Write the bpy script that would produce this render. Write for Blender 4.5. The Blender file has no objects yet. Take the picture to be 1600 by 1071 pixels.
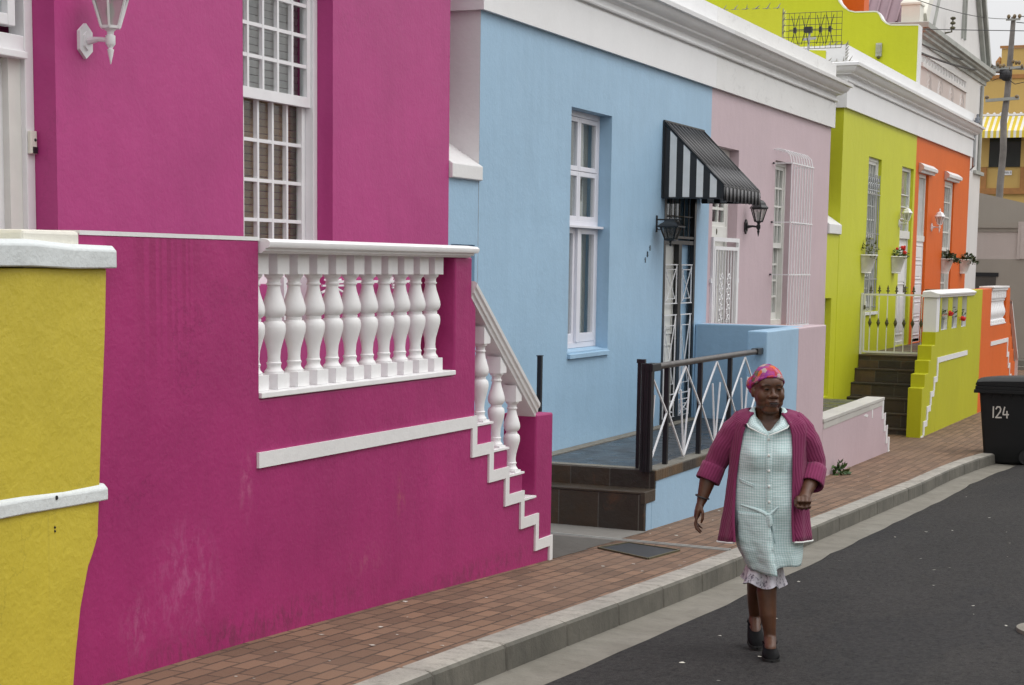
import bpy, bmesh, math, random
from mathutils import Vector, Matrix, noise as mnoise
random.seed(7)
R = math.radians
scene = bpy.context.scene
col = scene.collection
FX = -5.65      # the facades of the row
WX = -4.4       # the street faces of the stoep walls

# ---------------------------------------------------------------- helpers
class MB:
    """collects shapes; build() links them as ONE mesh object"""
    def __init__(s): s.v = []; s.f = []; s.uv = {}; s.mi = {}
    def poly(s, pts, uvs=None, mi=0):
        b = len(s.v); s.v += [tuple(p) for p in pts]; s.f.append(tuple(range(b, b+len(pts))))
        if uvs: s.uv[len(s.f)-1] = uvs
        if mi: s.mi[len(s.f)-1] = mi
    def box(s, x0, x1, y0, y1, z0, z1):
        b = len(s.v)
        s.v += [(x0,y0,z0),(x1,y0,z0),(x1,y1,z0),(x0,y1,z0),(x0,y0,z1),(x1,y0,z1),(x1,y1,z1),(x0,y1,z1)]
        s.f += [tuple(b+i for i in q) for q in ((0,3,2,1),(4,5,6,7),(0,1,5,4),(1,2,6,5),(2,3,7,6),(3,0,4,7))]
    def prism(s, axis, prof, a, b_):
        """profile extruded along an axis: Y:(x,z)  X:(y,z)  Z:(x,y)"""
        def P(p, t): return {'Y':(p[0],t,p[1]),'X':(t,p[0],p[1]),'Z':(p[0],p[1],t)}[axis]
        n = len(prof); b = len(s.v)
        s.v += [P(p,a) for p in prof] + [P(p,b_) for p in prof]
        s.f.append(tuple(range(b, b+n))[::-1]); s.f.append(tuple(range(b+n, b+2*n)))
        for i in range(n):
            j = (i+1) % n; s.f.append((b+i, b+j, b+n+j, b+n+i))
    def rings(s, rings, closed=True, caps=True, uv=False, us=1.0, vs=1.0, mi=0):
        n = len(rings[0]); b = len(s.v)
        for r in rings: s.v += [tuple(p) for p in r]
        m = n if closed else n-1
        vacc = 0
        for k in range(len(rings)-1):
            if uv:
                dv = (Vector(rings[k+1][n//2])-Vector(rings[k][n//2])).length
                L0 = [0.0]; L1 = [0.0]
                for i in range(m):
                    L0.append(L0[-1]+(Vector(rings[k][(i+1)%n])-Vector(rings[k][i])).length)
                    L1.append(L1[-1]+(Vector(rings[k+1][(i+1)%n])-Vector(rings[k+1][i])).length)
                c0 = L0[m//2]; c1 = L1[m//2]
            for i in range(m):
                j = (i+1) % n
                s.f.append((b+k*n+i, b+k*n+j, b+(k+1)*n+j, b+(k+1)*n+i))
                if mi: s.mi[len(s.f)-1] = mi
                if uv:
                    s.uv[len(s.f)-1] = [((L0[i]-c0)*us, vacc*vs), ((L0[i+1]-c0)*us, vacc*vs), ((L1[i+1]-c1)*us, (vacc+dv)*vs), ((L1[i]-c1)*us, (vacc+dv)*vs)]
            if uv: vacc += dv
        if caps and closed:
            s.f.append(tuple(b+i for i in range(n))[::-1]); s.f.append(tuple(b+(len(rings)-1)*n+i for i in range(n)))
    def tube(s, pts, r, n=6, caps=True, closed=False):
        pts = [Vector(p) for p in pts]; rr = r if isinstance(r, (list, tuple)) else [r]*len(pts)
        rings = []; up = Vector((0,0,1))
        for i, p in enumerate(pts):
            d = (pts[min(i+1, len(pts)-1)] - pts[max(i-1, 0)])
            d = d.normalized() if d.length > 1e-9 else Vector((0,0,1))
            a = d.cross(up)
            if a.length < .3: a = d.cross(Vector((1,0,0)))
            a.normalize(); b = d.cross(a).normalized()
            rings.append([p + (a*math.cos(2*math.pi*k/n) + b*math.sin(2*math.pi*k/n))*rr[i] for k in range(n)])
        if closed: rings.append(rings[0])
        s.rings(rings, True, caps and not closed)
    def bar(s, p, q, w, h=None):
        """square bar from p to q"""
        h = h or w; p = Vector(p); q = Vector(q); d = (q-p).normalized()
        a = d.cross(Vector((0,0,1)));
        if a.length < .05: a = Vector((0,1,0))
        a.normalize(); b = d.cross(a).normalized(); a = a*w/2; b = b*h/2
        s.rings([[t+a+b, t-a+b, t-a-b, t+a-b] for t in (p, q)])
    def lathe(s, cx, cy, prof, n=20, sq=0):
        rings = []
        for r, z in prof:
            rings.append([(cx+r*math.cos(2*math.pi*k/n), cy+r*math.sin(2*math.pi*k/n), z) for k in range(n)])
        s.rings(rings)
    def ball(s, c, r, n=10, m=8):
        rx, ry, rz = r if isinstance(r, (tuple, list)) else (r, r, r)
        rings = []
        for k in range(m+1):
            t = -math.pi/2 + math.pi*k/m
            if k in (0, m): t *= .985
            rings.append([(c[0]+rx*math.cos(t)*math.cos(2*math.pi*i/n), c[1]+ry*math.cos(t)*math.sin(2*math.pi*i/n), c[2]+rz*math.sin(t)) for i in range(n)])
        s.rings(rings)
    def islands(s):
        par = list(range(len(s.v)))
        def find(a):
            while par[a] != a: par[a] = par[par[a]]; a = par[a]
            return a
        for f in s.f:
            for q in f[1:]: par[find(q)] = find(f[0])
        out = {}
        for fi, f in enumerate(s.f):
            r = find(f[0]); mb, mp = out.setdefault(r, (MB(), {}))
            nf = []
            for q in f:
                if q not in mp: mp[q] = len(mb.v); mb.v.append(s.v[q])
                nf.append(mp[q])
            mb.f.append(tuple(nf))
        return [mb for mb, _ in out.values()]
    def build_each(s, name, m, parent=None, **k):
        """every separate piece becomes a part of its own"""
        return [mb.build(name, m, parent, **k) for mb in s.islands()]
    def build(s, name, m, parent=None, smooth=False, bevel=0, angle=40, world=True, solid=0):
        off = Vector((0,0,0))
        p = parent
        while p is not None and world:
            off += p.location; p = p.parent
        me = bpy.data.meshes.new(name)
        me.from_pydata([Vector(v)-off for v in s.v], [], s.f)
        if s.uv:
            ul = me.uv_layers.new(name='UVMap')
            for fi, uvs in s.uv.items():
                for li, uv in zip(me.polygons[fi].loop_indices, uvs): ul.data[li].uv = uv
        for x in (m if isinstance(m, (list, tuple)) else [m]): me.materials.append(x)
        for fi, k in s.mi.items(): me.polygons[fi].material_index = k
        bm = bmesh.new(); bm.from_mesh(me)
        bmesh.ops.recalc_face_normals(bm, faces=bm.faces); bm.to_mesh(me); bm.free()
        if smooth:
            me.shade_smooth()
            if angle < 180: me.set_sharp_from_angle(angle=R(angle))
        o = bpy.data.objects.new(name, me); col.objects.link(o)
        if parent is not None: o.parent = parent
        if solid:
            md = o.modifiers.new('thick', 'SOLIDIFY'); md.thickness = solid; md.offset = -1
        if bevel:
            md = o.modifiers.new('edge', 'BEVEL'); md.width = bevel; md.segments = 2; md.limit_method = 'ANGLE'; md.angle_limit = R(35); md.harden_normals = False
        return o

def thing(name, label, cat, loc=(0,0,0), group=None, rz=0):
    o = bpy.data.objects.new(name, None); col.objects.link(o); o.empty_display_size = .2
    o.location = loc; o.rotation_euler = (0,0,rz); o['label'] = label; o['category'] = cat
    if group: o['group'] = group
    return o
def tag(o, label, cat, group=None):
    o['label'] = label; o['category'] = cat
    if group: o['group'] = group
    return o
def struct(o): o['kind'] = 'structure'; return o
def dup(root, loc, label, rz=None):
    r = root.copy(); col.objects.link(r); r.location = loc; r['label'] = label
    if rz is not None: r.rotation_euler = (0,0,rz)
    def rec(a, b):
        for ch in list(a.children):
            if ch == b: continue
            c = ch.copy(); col.objects.link(c); c.parent = b
            rec(ch, c)
    rec(root, r)
    return r

# ---------------------------------------------------------------- materials
def new_mat(name):
    m = bpy.data.materials.new(name); m.use_nodes = True
    nt = m.node_tree; b = nt.nodes['Principled BSDF']
    return m, nt, b
def N(nt, t, **kw):
    n = nt.nodes.new(t)
    for k, v in kw.items():
        if k.startswith('i_'): n.inputs[k[2:].replace('_', ' ')].default_value = v
        else: setattr(n, k, v)
    return n
def L(nt, a, b): nt.links.new(a, b)
def mixc(nt, fac, a, b, blend='MIX'):
    n = nt.nodes.new('ShaderNodeMix'); n.data_type = 'RGBA'; n.blend_type = blend
    for s, v in ((0, fac), (6, a), (7, b)):
        if hasattr(v, 'is_output') or hasattr(v, 'links'): nt.links.new(v, n.inputs[s])
        else: n.inputs[s].default_value = v if s == 0 else (*v[:3], 1)
    return n.outputs[2]
def ramp(nt, x, stops):
    n = nt.nodes.new('ShaderNodeValToRGB'); e = n.color_ramp.elements
    while len(e) < len(stops): e.new(.5)
    for k, (p, c) in enumerate(stops):
        e[k].position = p; e[k].color = (c, c, c, 1) if not isinstance(c, (tuple, list)) else (*c[:3], 1)
    nt.links.new(x, n.inputs[0]); return n.outputs[0]
def coords(nt, scale=(1,1,1), kind='Object', rot=(0,0,0)):
    t = nt.nodes.new('ShaderNodeTexCoord'); mp = nt.nodes.new('ShaderNodeMapping')
    mp.inputs['Scale'].default_value = scale; mp.inputs['Rotation'].default_value = rot
    nt.links.new(t.outputs[kind], mp.inputs[0]); return mp.outputs[0]
def noise(nt, vec, scale, detail=4, rough=.55, dist=0):
    n = nt.nodes.new('ShaderNodeTexNoise'); n.inputs['Scale'].default_value = scale
    n.inputs['Detail'].default_value = detail; n.inputs['Roughness'].default_value = rough; n.inputs['Distortion'].default_value = dist
    nt.links.new(vec, n.inputs['Vector']); return n.outputs[0]
def math_n(nt, op, a, b=None):
    n = nt.nodes.new('ShaderNodeMath'); n.operation = op
    for s, v in ((0, a), (1, b)):
        if v is None: continue
        if hasattr(v, 'links'): nt.links.new(v, n.inputs[s])
        else: n.inputs[s].default_value = v
    return n.outputs[0]
def bumpn(nt, bsdf, h, strength, dist=.01, prev=None):
    n = nt.nodes.new('ShaderNodeBump'); n.inputs['Strength'].default_value = strength; n.inputs['Distance'].default_value = dist
    nt.links.new(h, n.inputs['Height'])
    if prev is not None: nt.links.new(prev, n.inputs['Normal'])
    nt.links.new(n.outputs[0], bsdf.inputs['Normal']); return n.outputs[0]

def plain(name, c, rough=.5, metal=0, spec=.5, var=.0, scale=8, bump=0, bscale=60):
    m, nt, b = new_mat(name)
    b.inputs['Base Color'].default_value = (*c, 1); b.inputs['Roughness'].default_value = rough
    b.inputs['Metallic'].default_value = metal; b.inputs['Specular IOR Level'].default_value = spec
    v = coords(nt)
    if var:
        f = ramp(nt, noise(nt, v, scale), ((.3, 0), (.7, 1)))
        L(nt, mixc(nt, f, [x*(1-var) for x in c], [min(1, x*(1+var)) for x in c]), b.inputs['Base Color'])
    if bump: bumpn(nt, b, noise(nt, v, bscale), bump, .004)
    return m

def plaster(name, c, var=.07, bump=.35, scuffs=(), drips=(), streak=.10, rough=.5, spec=.5, dirty=0, cracks=0):
    """painted, hand-trowelled plaster: blotches of repainting, brush streaks, lumps; optional scuffed patches and drip runs"""
    m, nt, b = new_mat(name)
    v = coords(nt)
    blot = ramp(nt, noise(nt, v, .9, 5, .6, .4), ((.3, 0), (.72, 1)))
    colr = mixc(nt, blot, [x*(1-var) for x in c], [min(1, x*(1+var)) for x in c])
    vs = coords(nt, (7, 7, .55))
    st = ramp(nt, noise(nt, vs, 1.6, 5, .6), ((.42, 0), (.75, 1)))
    colr = mixc(nt, math_n(nt, 'MULTIPLY', st, streak), colr, [min(1, x*1.25+.03) for x in c])
    fine = ramp(nt, noise(nt, v, 26, 4, .65), ((.35, 0), (.75, 1)))
    colr = mixc(nt, math_n(nt, 'MULTIPLY', fine, .07), colr, [x*.55 for x in c])
    for (y, z, ry, rz, amt, light) in scuffs:
        mp = N(nt, 'ShaderNodeMapping'); mp.inputs['Location'].default_value = (0, -y/ry, -z/rz); mp.inputs['Scale'].default_value = (0, 1/ry, 1/rz)
        t = N(nt, 'ShaderNodeTexCoord'); L(nt, t.outputs['Object'], mp.inputs[0])
        ln = N(nt, 'ShaderNodeVectorMath', operation='LENGTH'); L(nt, mp.outputs[0], ln.inputs[0])
        fall = ramp(nt, ln.outputs['Value'], ((.25, 1), (1, 0)))
        sv = coords(nt, (7, 7, 3.2))
        nn = ramp(nt, noise(nt, sv, 2.6, 8, .75, .6), ((.47, 0), (.60, 1)))
        colr = mixc(nt, math_n(nt, 'MULTIPLY', math_n(nt, 'MULTIPLY', fall, nn), amt), colr, light)
    for (y, z0, z1, w, amt, dark) in drips:
        t = N(nt, 'ShaderNodeTexCoord'); sp = N(nt, 'ShaderNodeSeparateXYZ'); L(nt, t.outputs['Object'], sp.inputs[0])
        ym = ramp(nt, math_n(nt, 'ABSOLUTE', math_n(nt, 'MULTIPLY', math_n(nt, 'SUBTRACT', sp.outputs[1], y), 1/w)), ((.5, 1), (1, 0)))
        mr = N(nt, 'ShaderNodeMapRange'); L(nt, sp.outputs[2], mr.inputs[0]); mr.inputs[1].default_value = z0; mr.inputs[2].default_value = z1
        dv = coords(nt, (0, 34, .35))
        nn = ramp(nt, noise(nt, dv, 1, 2), ((.48, 0), (.6, 1)))
        fac = math_n(nt, 'MULTIPLY', math_n(nt, 'MULTIPLY', math_n(nt, 'MULTIPLY', ym, math_n(nt, 'MULTIPLY', mr.outputs[0], math_n(nt, 'LESS_THAN', sp.outputs[2], z1))), nn), amt)
        colr = mixc(nt, fac, colr, dark)
    if cracks:
        vo = N(nt, 'ShaderNodeTexVoronoi', feature='DISTANCE_TO_EDGE'); vo.inputs['Scale'].default_value = .75
        nn = N(nt, 'ShaderNodeTexNoise'); nn.inputs['Scale'].default_value = 1.6; nn.inputs['Detail'].default_value = 8; nn.inputs['Roughness'].default_value = .7; L(nt, v, nn.inputs['Vector'])
        sc = N(nt, 'ShaderNodeVectorMath', operation='SCALE'); sc.inputs['Scale'].default_value = .9; L(nt, nn.outputs['Color'], sc.inputs[0])
        ad = N(nt, 'ShaderNodeVectorMath', operation='ADD'); L(nt, v, ad.inputs[0]); L(nt, sc.outputs[0], ad.inputs[1]); L(nt, ad.outputs[0], vo.inputs['Vector'])
        cm = math_n(nt, 'MULTIPLY', ramp(nt, vo.outputs['Distance'], ((0, 1), (.006, 0))), ramp(nt, noise(nt, v, 1.1, 2), ((.5, 0), (.6, 1))))
        colr = mixc(nt, math_n(nt, 'MULTIPLY', cm, cracks), colr, [x*.35 for x in c])
        pt = ramp(nt, noise(nt, coords(nt, (2.2, 2.2, 1.1)), 1.4, 3, .5, .8), ((.52, 0), (.56, 1)))
        colr = mixc(nt, math_n(nt, 'MULTIPLY', pt, .4*min(.35, cracks)), colr, [x*.78 for x in c])
    if dirty:
        dn = ramp(nt, noise(nt, coords(nt, (3, 3, 6)), 1.3, 7, .7, .6), ((.56, 0), (.78, 1)))
        colr = mixc(nt, math_n(nt, 'MULTIPLY', dn, dirty), colr, (.13, .12, .1))
    L(nt, colr, b.inputs['Base Color'])
    b.inputs['Roughness'].default_value = rough; b.inputs['Specular IOR Level'].default_value = spec
    p = bumpn(nt, b, noise(nt, v, 3.2, 4, .6), bump*.55, .035)
    p = bumpn(nt, b, noise(nt, v, 38, 5, .65), bump, .006, p)
    return m

PINK = (.42, .038, .196); BLUE = (.315, .486, .644); PALE = (.535, .412, .444); LIME = (.535, .56, .020); ORANGE = (.66, .115, .004)
M = {}
M['pink'] = plaster('pink_plaster', PINK, var=.10, cracks=.2)
PW0 = (WX, 8.2, -.27); YW0 = (WX, 4.6, -.12)
def shift(lst, o, nz=1): return [(t[0]-o[1],) + tuple(z-o[2] for z in t[1:1+nz]) + tuple(t[1+nz:]) for t in lst]
M['pink_wall'] = plaster('pink_stoep_plaster', (.345, .024, .140), var=.17, cracks=.35, bump=.45, spec=.35,
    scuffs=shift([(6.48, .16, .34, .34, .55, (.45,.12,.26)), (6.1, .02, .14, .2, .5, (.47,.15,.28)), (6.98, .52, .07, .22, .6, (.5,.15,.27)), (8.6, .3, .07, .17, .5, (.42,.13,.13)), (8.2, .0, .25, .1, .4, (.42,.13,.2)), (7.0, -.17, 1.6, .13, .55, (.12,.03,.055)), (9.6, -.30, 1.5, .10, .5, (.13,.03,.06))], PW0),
    drips=shift([(6.35, .95, 1.69, .3, .45, (.22,.012,.075)), (9.9, .0, .5, .5, .3, (.24,.02,.09))], PW0, 2))
M['yellow_wall'] = plaster('yellow_plaster', (.56, .455, .040), var=.07, cracks=.3, bump=.6, drips=shift([(5.5, -.1, .6, .03, .22, (.25,.2,.05))], YW0, 2))
M['blue'] = plaster('blue_plaster', BLUE, var=.06, streak=.16, cracks=.15)
M['blue_plinth'] = plaster('blue_plinth_plaster', (.315, .486, .644), var=.05, scuffs=((13.4, -.42, 1.0, .12, .5, (.2,.2,.2)),))
M['pale'] = plaster('pale_pink_plaster', PALE, var=.045, scuffs=((19.3, -.5, .2, .2, .4, (.7,.66,.66)),))
M['lime'] = plaster('lime_plaster', LIME, var=.05, spec=.38)
M['lime_wall'] = plaster('lime_stoep_plaster', (.445, .445, .010), var=.05, spec=.25)
M['orange'] = plaster('orange_plaster', ORANGE, var=.05, spec=.35)
M['white_plaster'] = plaster('white_plaster', (.74, .74, .735), var=.03, streak=.05, bump=.25)
M['cornice'] = plaster('white_cornice_paint', (.80, .80, .80), var=.04, streak=.04, bump=.12, rough=.5)
M['cornice_dirty'] = plaster('weathered_white_cornice_paint', (.74, .735, .72), var=.05, streak=.05, bump=.15, dirty=.35)
M['cap_white'] = plaster('bluish_white_wall_cap', (.66, .70, .70), var=.06, bump=.6, dirty=.18)
M['cream'] = plaster('cream_cap', (.72, .70, .62), var=.04, bump=.4)
M['white'] = plain('white_gloss_paint', (.78, .78, .79), .38, var=.03, bump=.05)
M['offwhite'] = plain('offwhite_paint', (.68, .68, .64), .45, var=.04, bump=.05)
M['baluster'] = plain('white_baluster_paint', (.80, .80, .80), .5, var=.035, scale=12, bump=.12, bscale=70)
M['alu'] = plain('white_aluminium', (.72, .72, .78), .3, var=.02)
M['black'] = plain('black_enamel', (.012, .013, .015), .35, var=.2)
M['black_matt'] = plain('black_matt_paint', (.018, .018, .02), .6, var=.25)
M['dark'] = plain('dark_interior', (.02, .02, .022), .9)
M['steel'] = plain('brushed_rail', (.10, .092, .088), .38, .5, var=.25, scale=14)
M['galv'] = plain('galvanised', (.42, .43, .43), .45, .8, var=.15)
M['iron'] = plain('weathered_bronze_iron', (.10, .09, .05), .6, .3, var=.3)
M['rust'] = plain('spike_metal', (.3, .29, .25), .5, .7, var=.3)
M['blind'] = plain('brown_blind', (.26, .155, .085), .6, var=.3, scale=5)
M['curtain'] = plain('grey_curtain', (.45, .45, .43), .9, var=.12)
M['curtain_warm'] = plain('warm_curtain', (.5, .46, .36), .9, var=.12)
M['grey_wall'] = plaster('grey_plaster', (.315, .28, .24), var=.06, bump=.2)
M['grey_light'] = plaster('pinkish_grey_plaster', (.50, .43, .40), var=.04, bump=.2)
M['hall'] = plaster('hall_white_plaster', (.68, .665, .65), var=.05, bump=.25, streak=.2)
M['hall_trim'] = plain('hall_grey_trim', (.36, .37, .34), .6, var=.15, scale=3)
M['ochre'] = plaster('ochre_plaster', (.55, .37, .11), var=.05, bump=.2)
M['brown_trim'] = plain('brown_trim_paint', (.37, .17, .05), .6, var=.12)
M['purple_roof'] = plain('purple_roof_sheet', (.24, .155, .18), .55, var=.12, scale=2)
M['geranium_red'] = plain('geranium_red', (.60, .015, .012), .55, var=.25, scale=40)
M['red_brown_bar'] = plain('brown_post', (.25,.06,.02), .5)
M['concrete'] = plaster('concrete', (.20, .19, .17), var=.16, bump=.5, streak=.2, rough=.85, spec=.2, dirty=.3)
M['bin'] = plain('dark_grey_bin_plastic', (.0065, .0072, .0075), .5, spec=.3, var=.12, scale=5, bump=.06)
M['rubber'] = plain('black_rubber', (.012, .012, .012), .7)
M['chalk'] = plain('white_brush_marking', (.55, .52, .47), .8)
M['number_dark'] = plain('dark_number_plate', (.05, .07, .09), .5)
M['terracotta_sill'] = plain('red_sill', (.40, .2, .13), .7, var=.15)
M['pot'] = plain('white_pot_plastic', (.66, .645, .60), .5, var=.12, scale=9)
M['soil'] = plain('soil', (.05, .035, .022), .95)

def glass_mat():
    m, nt, b = new_mat('window_glass')
    b.inputs['Base Color'].default_value = (.02, .024, .026, 1); b.inputs['Roughness'].default_value = .03
    b.inputs['Specular IOR Level'].default_value = .6
    tr = N(nt, 'ShaderNodeBsdfTransparent'); tr.inputs[0].default_value = (.95, .97, .97, 1)
    gl = N(nt, 'ShaderNodeBsdfGlossy'); gl.inputs['Roughness'].default_value = .015
    lw = N(nt, 'ShaderNodeLayerWeight'); lw.inputs['Blend'].default_value = .5
    fac = math_n(nt, 'ADD', math_n(nt, 'MULTIPLY', math_n(nt, 'POWER', lw.outputs['Facing'], 4.5), .8), .035)
    bn = N(nt, 'ShaderNodeBump'); bn.inputs['Strength'].default_value = .03; bn.inputs['Distance'].default_value = .02
    L(nt, noise(nt, coords(nt), 3), bn.inputs['Height']); L(nt, bn.outputs[0], gl.inputs['Normal'])
    mx = N(nt, 'ShaderNodeMixShader'); L(nt, fac, mx.inputs[0]); L(nt, tr.outputs[0], mx.inputs[1]); L(nt, gl.outputs[0], mx.inputs[2])
    L(nt, mx.outputs[0], nt.nodes['Material Output'].inputs[0]); return m
M['glass'] = glass_mat()
def lamp_glass():
    m, nt, b = new_mat('ribbed_lamp_glass')
    b.inputs['Base Color'].default_value = (.5, .5, .47, 1); b.inputs['Roughness'].default_value = .3
    b.inputs['Alpha'].default_value = .45
    return m
M['lamp_glass'] = lamp_glass()
M['smoked'] = lamp_glass(); M['smoked'].name = 'smoked_lamp_glass'; M['smoked'].node_tree.nodes['Principled BSDF'].inputs['Base Color'].default_value = (.06,.06,.055,1); M['smoked'].node_tree.nodes['Principled BSDF'].inputs['Alpha'].default_value = .5
M['worn_coping'] = plaster('worn_white_coping', (.50,.49,.455), var=.12, bump=.4, dirty=.3)

def brick_mat():
    m, nt, b = new_mat('brick_paving')
    t = N(nt, 'ShaderNodeTexCoord'); sp = N(nt, 'ShaderNodeSeparateXYZ'); L(nt, t.outputs['Object'], sp.inputs[0])
    wob = noise(nt, t.outputs['Object'], 2.2, 3)
    cb = N(nt, 'ShaderNodeCombineXYZ')
    L(nt, math_n(nt, 'ADD', sp.outputs[1], math_n(nt, 'MULTIPLY', wob, .03)), cb.inputs[0]); L(nt, math_n(nt, 'ADD', sp.outputs[0], math_n(nt, 'MULTIPLY', wob, .03)), cb.inputs[1])
    br = N(nt, 'ShaderNodeTexBrick'); L(nt, cb.outputs[0], br.inputs['Vector'])
    for k, v in dict(Scale=1, Mortar_Size=.0075, Mortar_Smooth=.3, Bias=0, Brick_Width=.202, Row_Height=.101).items(): br.inputs[k.replace('_', ' ')].default_value = v
    br.inputs['Color1'].default_value = (.108, .060, .036, 1); br.inputs['Color2'].default_value = (.228, .132, .080, 1); br.inputs['Mortar'].default_value = (.04, .028, .02, 1)
    v = coords(nt)
    big = ramp(nt, noise(nt, v, .8, 5, .6), ((.35, 0), (.7, 1)))
    c = mixc(nt, math_n(nt, 'MULTIPLY', big, .55), br.outputs[0], (.17, .112, .078))
    fine = ramp(nt, noise(nt, v, 55, 5, .7), ((.35, 0), (.8, 1)))
    c = mixc(nt, math_n(nt, 'MULTIPLY', fine, .35), c, (.21, .145, .105))
    sand = ramp(nt, noise(nt, v, 6, 7, .75, .3), ((.6, 0), (.78, 1)))
    c = mixc(nt, math_n(nt, 'MULTIPLY', sand, .4), c, (.25, .185, .125))
    L(nt, c, b.inputs['Base Color']); b.inputs['Roughness'].default_value = .8; b.inputs['Specular IOR Level'].default_value = .3
    inv = math_n(nt, 'SUBTRACT', 1.0, br.outputs['Fac'])
    p = bumpn(nt, b, inv, .8, .008)
    bumpn(nt, b, noise(nt, v, 90, 4), .35, .004, p)
    return m
M['brick'] = brick_mat()
def asphalt_mat():
    m, nt, b = new_mat('asphalt')
    v = coords(nt)
    c = mixc(nt, ramp(nt, noise(nt, coords(nt, (1, .35, 1)), 1.1, 6, .65, .5), ((.32, 0), (.7, 1))), (.011, .0105, .011), (.026, .0245, .024))
    sp = ramp(nt, noise(nt, v, 130, 3, .7), ((.42, 0), (.72, 1)))
    c = mixc(nt, math_n(nt, 'MULTIPLY', sp, .55), c, (.075, .07, .067))
    sp2 = ramp(nt, noise(nt, v, 48, 3, .8), ((.60, 0), (.7, 1)))
    c = mixc(nt, math_n(nt, 'MULTIPLY', sp2, .35), c, (.13,.12,.11))
    patch = ramp(nt, noise(nt, coords(nt, (1.5, .5, 1)), .7, 3, .5), ((.52, 0), (.58, 1)))
    c = mixc(nt, math_n(nt, 'MULTIPLY', patch, .5), c, (.018, .018, .02))
    vo = N(nt, 'ShaderNodeTexVoronoi', feature='DISTANCE_TO_EDGE'); vo.inputs['Scale'].default_value = .55
    wv = N(nt, 'ShaderNodeVectorMath', operation='ADD'); L(nt, v, wv.inputs[0])
    nn = N(nt, 'ShaderNodeTexNoise'); nn.inputs['Scale'].default_value = 2.5; nn.inputs['Detail'].default_value = 6; L(nt, v, nn.inputs['Vector'])
    sc = N(nt, 'ShaderNodeVectorMath', operation='SCALE'); sc.inputs['Scale'].default_value = .6; L(nt, nn.outputs['Color'], sc.inputs[0]); L(nt, sc.outputs[0], wv.inputs[1])
    L(nt, wv.outputs[0], vo.inputs['Vector'])
    crack = ramp(nt, vo.outputs['Distance'], ((.0, 1), (.009, 0)))
    crk = math_n(nt, 'MULTIPLY', crack, ramp(nt, noise(nt, v, .5, 2), ((.5, 0), (.6, 1))))
    c = mixc(nt, math_n(nt, 'MULTIPLY', crk, .8), c, (.012, .012, .012))
    gr = ramp(nt, noise(nt, coords(nt, (1, .6, 1)), 34, 3, .75), ((.36, 0), (.66, 1)))
    c = mixc(nt, math_n(nt, 'MULTIPLY', gr, .5), c, (.058, .055, .053))
    gd = ramp(nt, noise(nt, coords(nt, (1, .6, 1), rot=(0,0,1)), 27, 3, .75), ((.54, 0), (.66, 1)))
    c = mixc(nt, math_n(nt, 'MULTIPLY', gd, .6), c, (.010, .010, .011))
    L(nt, c, b.inputs['Base Color']); b.inputs['Specular IOR Level'].default_value = .12
    b.inputs['Roughness'].default_value = .85
    p = bumpn(nt, b, noise(nt, v, 110, 4, .7), .7, .006)
    bumpn(nt, b, noise(nt, v, 5, 4), .3, .02, p)
    return m
M['asphalt'] = asphalt_mat()
def kerb_mat(name, a, bcol, stain):
    m, nt, b = new_mat(name); v = coords(nt)
    c = mixc(nt, ramp(nt, noise(nt, v, 2.2, 7, .7, .4), ((.3, 0), (.72, 1))), a, bcol)
    c = mixc(nt, math_n(nt, 'MULTIPLY', ramp(nt, noise(nt, coords(nt, (5, 5, 1.2)), 2, 6, .7), ((.5, 0), (.72, 1))), stain), c, (.075, .07, .06))
    c = mixc(nt, math_n(nt, 'MULTIPLY', ramp(nt, noise(nt, v, 70, 4, .7), ((.45, 0), (.75, 1))), .35), c, (.14, .13, .115))
    L(nt, c, b.inputs['Base Color']); b.inputs['Roughness'].default_value = .85; b.inputs['Specular IOR Level'].default_value = .25
    p = bumpn(nt, b, noise(nt, v, 60, 5, .7), .5, .006); bumpn(nt, b, noise(nt, v, 7, 4), .4, .02, p)
    return m
M['kerb'] = kerb_mat('kerb_concrete', (.25, .237, .21), (.385, .36, .315), .55)
M['kerb_face'] = kerb_mat('shaded_grimy_kerb_face', (.085, .082, .070), (.165, .155, .13), .7)  # darker than the top: front-face shade is in the colour, besides grime
M['gutter'] = kerb_mat('gutter_concrete', (.16, .148, .122), (.235, .22, .187), .35)
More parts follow.
